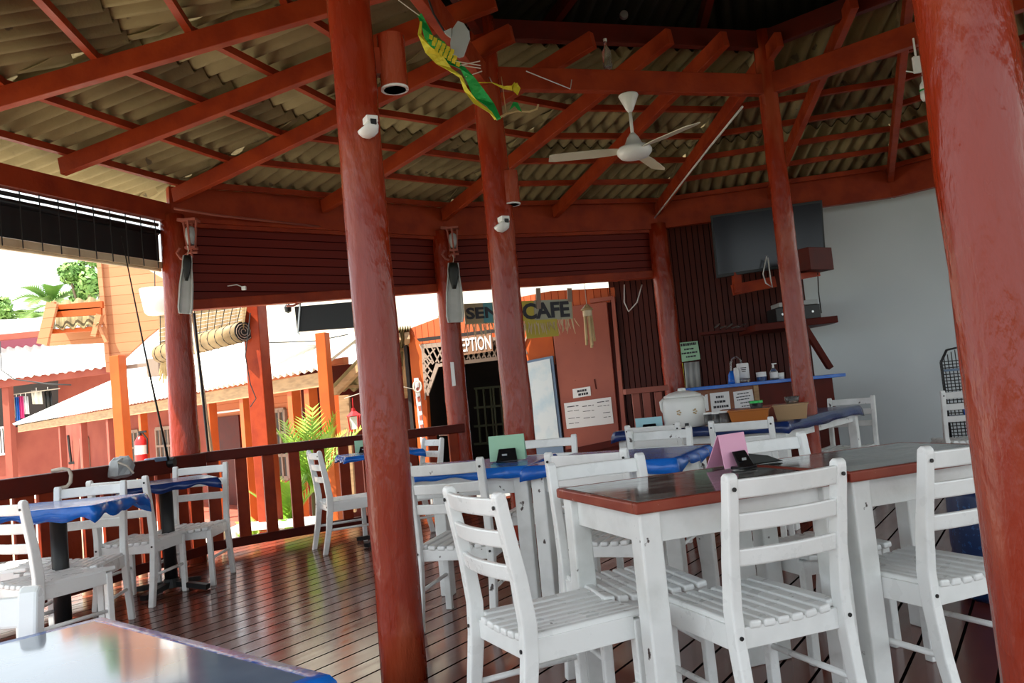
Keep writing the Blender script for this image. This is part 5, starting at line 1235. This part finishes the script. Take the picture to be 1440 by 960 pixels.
b = MB(); b.beam(at(141, 442, 10.95), at(133, 473, 10.95), 0.07, 0.09, up=(0, 1, 0)); b.beam(at(139, 457, 10.95), at(150, 481, 10.95), 0.04, 0.05, up=(0, 1, 0)); ch(b, 'bracket', M_['gplank'], t)

# ================================================================== LONG BUNGALOW
Bp = Vector((-4.1, 13.1, 0)); Bd = Vector((-0.682, 0.731, 0)).normalized(); Bn = Vector((0.731, 0.682, 0)).normalized()
def B(tt, off, z): return Bp + Bd * tt + Bn * off + Vector((0, 0, z))
EZ = 1.75
t = thing('bungalow', 'long red bungalow with a bleached corrugated roof across the yard', 'building', B(4, 1, -0.6))
b = MB(); grid_roof(b, B(-2.3, -0.15, EZ + 0.06), B(15.9, -0.15, EZ + 0.06), B(-0.5, 3.4, 3.5), B(11.5, 3.4, 3.5), 0.20, 0.03); ch(b, 'roof', M_['roofw'], t, smooth=True, solid=0.01)
b = MB(); b.beam(B(-2.3, -0.02, EZ - 0.08), B(15.8, -0.02, EZ - 0.08), 0.06, 0.20); ch(b, 'fascia', M_['wood'], t)
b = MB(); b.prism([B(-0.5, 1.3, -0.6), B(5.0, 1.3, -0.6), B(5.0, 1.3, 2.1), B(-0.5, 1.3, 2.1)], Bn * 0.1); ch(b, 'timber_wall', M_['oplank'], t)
b = MB(); b.prism([B(5.0, 1.3, -0.6), B(16, 1.3, -0.6), B(16, 1.3, 2.1), B(5.0, 1.3, 2.1)], Bn * 0.1); ch(b, 'plaster_wall', M_['pink_wall'], t)
b = MB(); b.prism([B(-1.5, 0.0, -0.45), B(16, 0.0, -0.45), B(16, 1.3, -0.45), B(-0.5, 1.3, -0.45)], (0, 0, -0.15)); ch(b, 'veranda_floor', M_['cabinet'], t)
Bq = Bp
def bt(px, off=0.0):  # distance along the facade for a pixel column
    q = atp(px, 600, Bp + Bn * off, Bn); return (q - Bp).dot(Bd)
for px in (84, 114, 152, 198, 243, 295, 343, 412, 436):
    b = MB(); k = bt(px); b.beam(B(k, 0.05, -0.6), B(k, 0.05, EZ - 0.1), 0.14, 0.14, up=Bd); ch(b, 'veranda_post', M_['pink_wall' if px < 160 else 'orange'], t)
def win(pxl, pxr, zt, zb_, cols, rows):
    a, c = bt(pxl, 1.3), bt(pxr, 1.3)
    f = MB(); w_ = 0.06
    for k in range(cols + 1): x = a + (c - a) * k / cols; f.beam(B(x, 1.27, zb_), B(x, 1.27, zt), 0.05 if 0 < k < cols else 0.08, 0.05, up=Bn)
    for k in range(rows + 1): z = zb_ + (zt - zb_) * k / rows; f.beam(B(a, 1.27, z), B(c, 1.27, z), 0.05, 0.05 if 0 < k < rows else 0.08)
    fo = ch(f, 'window', M_['lattice'], t)
    g_ = MB(); g_.prism([B(a, 1.295, zb_), B(c, 1.295, zb_), B(c, 1.295, zt), B(a, 1.295, zt)], Bn * -0.01)
    Mi = (Matrix.Translation(t.location)).inverted(); g_.v = [Mi @ v for v in g_.v]; g_.build('pane', M_['pane'], fo)
win(376, 404, 1.35, 0.1, 4, 3); win(431, 458, 1.35, 0.1, 4, 3); win(221, 244, 1.25, 0.0, 4, 3); win(184, 196, 1.25, 0.0, 2, 3); win(114, 124, 1.2, 0.3, 2, 3)
a, c = bt(298, 1.25), bt(336, 1.25)
b = MB(); b.prism([B(a, 1.25, -0.45), B(c, 1.25, -0.45), B(c, 1.25, 1.35), B(a, 1.25, 1.35)], Bn * 0.04); ch(b, 'door', M_['beam_dark'], t)
b = MB(); b.prism([B(bt(346, 1.2), 1.2, -0.45), B(bt(356, 1.2), 1.2, -0.45), B(bt(356, 1.2), 1.2, 1.3), B(bt(346, 1.2), 1.2, 1.3)], Bn * 0.04); ch(b, 'shutter', M_['beam_dark'], t)
b = MB(); b.tube([B(bt(300, .6), 0.6, 1.42), B(bt(340, .6), 0.6, 1.42)], 0.02, 6); ch(b, 'tube_light', M_['pwhite'], t)
k = bt(205, 0.0)
t = thing('fire_extinguisher', 'red fire extinguisher on a bungalow post left of the corner pole', 'extinguisher', B(k, -0.12, 0.85))
b = MB(); b.lathe([(0.10, -0.30), (0.115, -0.27), (0.115, 0.16), (0.06, 0.25), (0.03, 0.27)], n=18); b.build('cylinder', M_['redgloss'], t, smooth=True)
b = MB(); b.lathe([(0.03, 0.27), (0.03, 0.33)], n=10); b.box((0.05, 0, 0.35), (0.16, 0.04, 0.04)); b.tube([(0.05, 0, 0.33), (0.14, 0, 0.2), (0.13, 0, -0.1)], 0.015, 6); b.build('valve', M_['black'], t)
b = MB(); b.lathe([(0.117, -0.1), (0.117, 0.08)], n=18); b.build('label_band', M_['pwhite'], t)
for px, nm in ((28, 0),):
    t = thing('coat_hook', 'dark hanging tool on the pink bungalow wall between the two left posts', 'tool', B(bt(95, 1.2), 1.2, 0.8)); b = MB(); b.beam((0, 0, 0.55), (0.05, 0, -0.3), 0.07, 0.05); b.box((0.08, 0, -0.3), (0.2, 0.06, 0.08)); b.build('shaft', M_['grime'], t)
cable([(0, 480, 16), (2, 520, 16), (20, 533, 16), (70, 540, 16), (100, 541, 16)], 0.012, M_['grime'], 'black cable sagging across the far left red house')
cable([(770 - 400, 482, 12.5), (400, 481, 12.5), (445, 479, 12.5), (490, 470, 12.5)], 0.01, M_['grime'], 'thin black wire crossing the bleached bungalow roof')

# ================================================================== FAR LEFT HOUSE
HY = 30.0
t = thing('red_house', 'two storey red house with pale roofs and laundry at the far left', 'building', at(60, 640, HY))
def hp(pxs, Y, th): return pxY(pxs, Y, th)
ch(hp([(-60, 452), (70, 446), (70, 470), (-60, 478)], HY, 0.1), 'upper_roof', M_['roofw'], t)
ch(hp([(-60, 476), (64, 464), (64, 472), (-60, 484)], HY - 0.2, 0.2), 'upper_fascia', M_['redgloss' if False else 'pink_wall'], t)
ch(hp([(-60, 483), (150, 462), (150, 490), (-60, 502)], HY + 0.4, 0.1), 'upper_wall', mat('purple red boards', (0.22, 0.05, 0.08, 1), 0.6), t)
b = MB(); grid_roof(b, at(-60, 541, HY - 1.6), at(165, 514, HY - 1.6), at(-60, 494, HY + 0.3), at(165, 478, HY + 0.3), 0.3, 0.05); ch(b, 'veranda_roof', M_['roofw'], t, solid=0.02)
ch(hp([(-60, 541), (165, 514), (165, 523), (-60, 553)], HY - 1.5, 0.15), 'lower_fascia', M_['pink_wall'], t)
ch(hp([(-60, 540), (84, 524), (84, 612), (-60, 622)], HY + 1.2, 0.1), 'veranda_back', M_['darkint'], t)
ch(hp([(82, 524), (175, 512), (175, 612), (82, 612)], HY, 0.1), 'side_wall', M_['pink_wall'], t)
ch(hp([(-60, 608), (190, 585), (190, 740), (-60, 740)], HY - 0.1, 0.1), 'lower_wall', M_['pink_wall'], t)
ch(hp([(2, 538), (11, 537), (22, 735), (12, 735)], HY - 1.4, 0.3), 'corner_post', M_['pink_wall'], t)
b = MB()
for x in (-6, -2, 2, 6, 10): b.tube([at(x, 602, HY - 0.6), at(x + 3, 640, HY - 0.6)], 0.03, 5)
b.tube([at(-10, 602, HY - 0.6), at(14, 600, HY - 0.6)], 0.04, 5); b.tube([at(-8, 640, HY - 0.6), at(16, 637, HY - 0.6)], 0.04, 5); ch(b, 'window_bars', M_['pwhite'], t)
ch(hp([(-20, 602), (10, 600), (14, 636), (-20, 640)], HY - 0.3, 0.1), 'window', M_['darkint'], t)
def garment(x0, x1, y0, y1, m, label):
    t = thing('hanging_shirt', label, 'shirt', at((x0 + x1) / 2, (y0 + y1) / 2, HY - 0.9)); b = MB(); vs = []
    for i in range(7):
        for j in range(2): vs.append(at(x0 + (x1 - x0) * i / 6 + j * 2, y0 + (y1 - y0) * j, HY - 0.9 + 0.06 * math.sin(i * 1.7)))
    b.add(vs, [(2 * i, 2 * i + 2, 2 * i + 3, 2 * i + 1) for i in range(6)])
    ch(b, 'body', m, t, solid=0.02, smooth=True)
    b = MB(); b.tube([at((x0 + x1) / 2, y0 - 4, HY - 0.9), at((x0 + x1) / 2, y0 + 2, HY - 0.9)], 0.015, 5); ch(b, 'hanger', M_['pwhite'], t)
garment(13, 20, 558, 588, mat('pale green cloth', (0.5, 0.6, 0.55, 1), 0.8), 'pale green shirt at the left end of the laundry row')
garment(20, 26, 558, 592, M_['blue'], 'blue shirt second from the left in the laundry row')
garment(26, 32, 557, 588, M_['hotpink'], 'magenta shirt in the middle of the laundry row')
garment(33, 39, 557, 582, M_['paper'], 'narrow white shirt right of the magenta one')
garment(44, 58, 549, 568, M_['cream'], 'cream shirt hanging highest at the right of the laundry row')
garment(62, 72, 548, 576, M_['black'], 'black trousers at the dark right end of the laundry row')
cable([(8, 556, HY - 0.95), (45, 551, HY - 0.95), (84, 546, HY - 0.95)], 0.02, M_['rope'], 'laundry line across the veranda of the far red house')

# ================================================================== PLANTS AND TREES
def frond(mb, p, d, L, droop, wl, rr, n=14, lw=0.022):
    d = Vector(d).normalized(); pts = []
    for i in range(n + 1):
        s_ = i / n; pts.append(p + d * L * s_ + Vector((0, 0, -droop * L * s_ * s_)))
    mb.tube(pts, [0.012 * (1 - 0.8 * i / n) for i in range(n + 1)], 5)
    for i in range(2, n + 1):
        tg = (pts[i] - pts[i - 1]).normalized(); sd_ = tg.cross(Vector((0, 0, 1)));
        if sd_.length < 0.1: sd_ = Vector((1, 0, 0))
        sd_.normalize(); ll = wl * (1 - abs(i / n - 0.45) * 1.1)
        for s in (-1, 1):
            tip = pts[i] + (sd_ * s + tg * 0.8 + Vector((0, 0, 0.15))).normalized() * ll
            w2 = tg * lw
            mb.add([pts[i] - w2, pts[i] + w2, tip], [(0, 1, 2)])
def palm_pot(px, py, Y, h, nf, L, label, seed, up=1.6, pot=True, zb_=-0.6, trunk=0.3):
    rr = random.Random(seed); c = at(px, py, Y); t = thing('potted_palm', label, 'plant', (c.x, Y, zb_)); b = MB()
    for k in range(nf):
        a = 2 * PI * k / nf + rr.uniform(-.3, .3); frond(b, Vector((0, 0, h)), (math.cos(a), math.sin(a), rr.uniform(up * 0.6, up * 1.6)), L * rr.uniform(0.8, 1.1), rr.uniform(0.15, 0.4), L * 0.28, rr)
    b.build('fronds', M_['leaf'], t)
    b = MB(); b.tube([(0, 0, trunk), (0, 0, h)], [0.05, 0.035], 8); b.build('stem', M_['trunk'], t)
    b = MB(); b.lathe([(0.15, 0), (0.21, trunk), (0.19, trunk), (0.17, trunk - 0.04), (0.001, trunk - 0.04)], n=20); b.build('pot', M_['cabinet'], t, smooth=True)
palm_pot(436, 620, 10.0, 0.85, 14, 1.15, 'tall bright green palm behind the railing, right of the square post', 1, up=2.4)
palm_pot(400, 640, 9.75, 0.5, 12, 0.9, 'shorter bright green palm between the square post and the tall palm', 2, up=2.2)
palm_pot(352, 680, 9.6, 0.40, 10, 0.45, 'small bright green plant left of the square post behind the railing', 3, up=1.0)
palm_pot(418, 700, 9.5, 0.30, 12, 0.6, 'low bushy green plant at the foot of the tall palm', 4, up=1.0)
t = thing('white_bench', 'low white bench beyond the railing in the sun', 'bench', at(390, 745, 9.3))
bp0, bp1 = at(330, 742, 9.2), at(452, 728, 9.2); z_ = 0.02
bp0.z = bp1.z = z_
b = MB(); b.beam(bp0, bp1, 0.40, 0.05); ch(b, 'seat', M_['pwhite'], t, bevel=0.006)
for k in (0.04, 0.5, 0.96):
    for s in (-0.15, 0.15): 
        p = bp0.lerp(bp1, k) + Vector((0, s, 0)); b = MB(); b.beam((p.x, p.y, -0.6), p, 0.06, 0.06, up=(0, 1, 0)); ch(b, 'leg', M_['pwhite'], t)
def tree(px, py, Y, R_, hz, label, seed, n=1500, leaf=0.30):
    rr = random.Random(seed); c = at(px, py, Y); t = thing('tree', label, 'tree', (c.x, Y, -0.6)); b = MB(); top = c.z + 0.6
    bl = [(Vector((rr.uniform(-.6, .6) * R_, rr.uniform(-.6, .6) * R_, top + rr.uniform(-.7, .7) * hz)), rr.uniform(0.35, 0.6) * R_) for _ in range(9)]
    for i in range(n):
        bc, br = rr.choice(bl); d = Vector((rr.gauss(0, 1), rr.gauss(0, 1), rr.gauss(0, 1))).normalized(); p = bc + d * br * rr.uniform(0.6, 1)
        u_ = Vector((rr.gauss(0, 1), rr.gauss(0, 1), rr.gauss(0, 1))).normalized(); w_ = u_.cross(d).normalized()
        b.add([p - u_ * leaf, p + w_ * leaf * 0.5, p + u_ * leaf, p - w_ * leaf * 0.5], [(0, 1, 2, 3)])
    b.build('crown', M_['leaf2'], t)
    b = MB(); b.tube([(0, 0, 0), (0.1, 0, top * 0.6), (0, 0, top)], [0.3, 0.22, 0.1], 10)
    for q, _ in bl[:5]: b.tube([(0, 0, top * 0.6), q], [0.12, 0.05], 6)
    b.build('trunk', M_['trunk'], t)
tree(124, 400, 40, 1.15, 1.1, 'leafy green tree behind the window awning', 1, 3200, 0.16)
tree(146, 352, 42, 1.0, 1.0, 'taller leafy tree above the awning, cut by the gable panel', 5, 2400, 0.16)
tree(-14, 436, 46, 1.2, 1.2, 'dark tree at the left photo edge above the pale roof', 2, 2200, 0.18)
def palm(px, py, Y, label, seed):
    rr = random.Random(seed); c = at(px, py, Y); t = thing('coconut_palm', label, 'tree', (c.x, Y, -0.6)); h = c.z + 0.6; b = MB()
    for k in range(15):
        a = 2 * PI * k / 15 + rr.uniform(-.2, .2); frond(b, Vector((0, 0, h)), (math.cos(a), math.sin(a), rr.uniform(-0.1, 1.2)), 2.3, rr.uniform(0.3, 0.6), 0.9, rr, 14, 0.13)
    b.build('fronds', M_['leaf2'], t)
    b = MB(); b.tube([(0.2, 0, 0), (0.1, 0, h * 0.5), (0, 0, h)], [0.2, 0.15, 0.12], 10); b.build('trunk', M_['trunk'], t)
palm(72, 428, 44, 'coconut palm behind the pale roof at left', 3)
palm(40, 452, 48, 'second smaller palm crown just above the far left roof', 4)
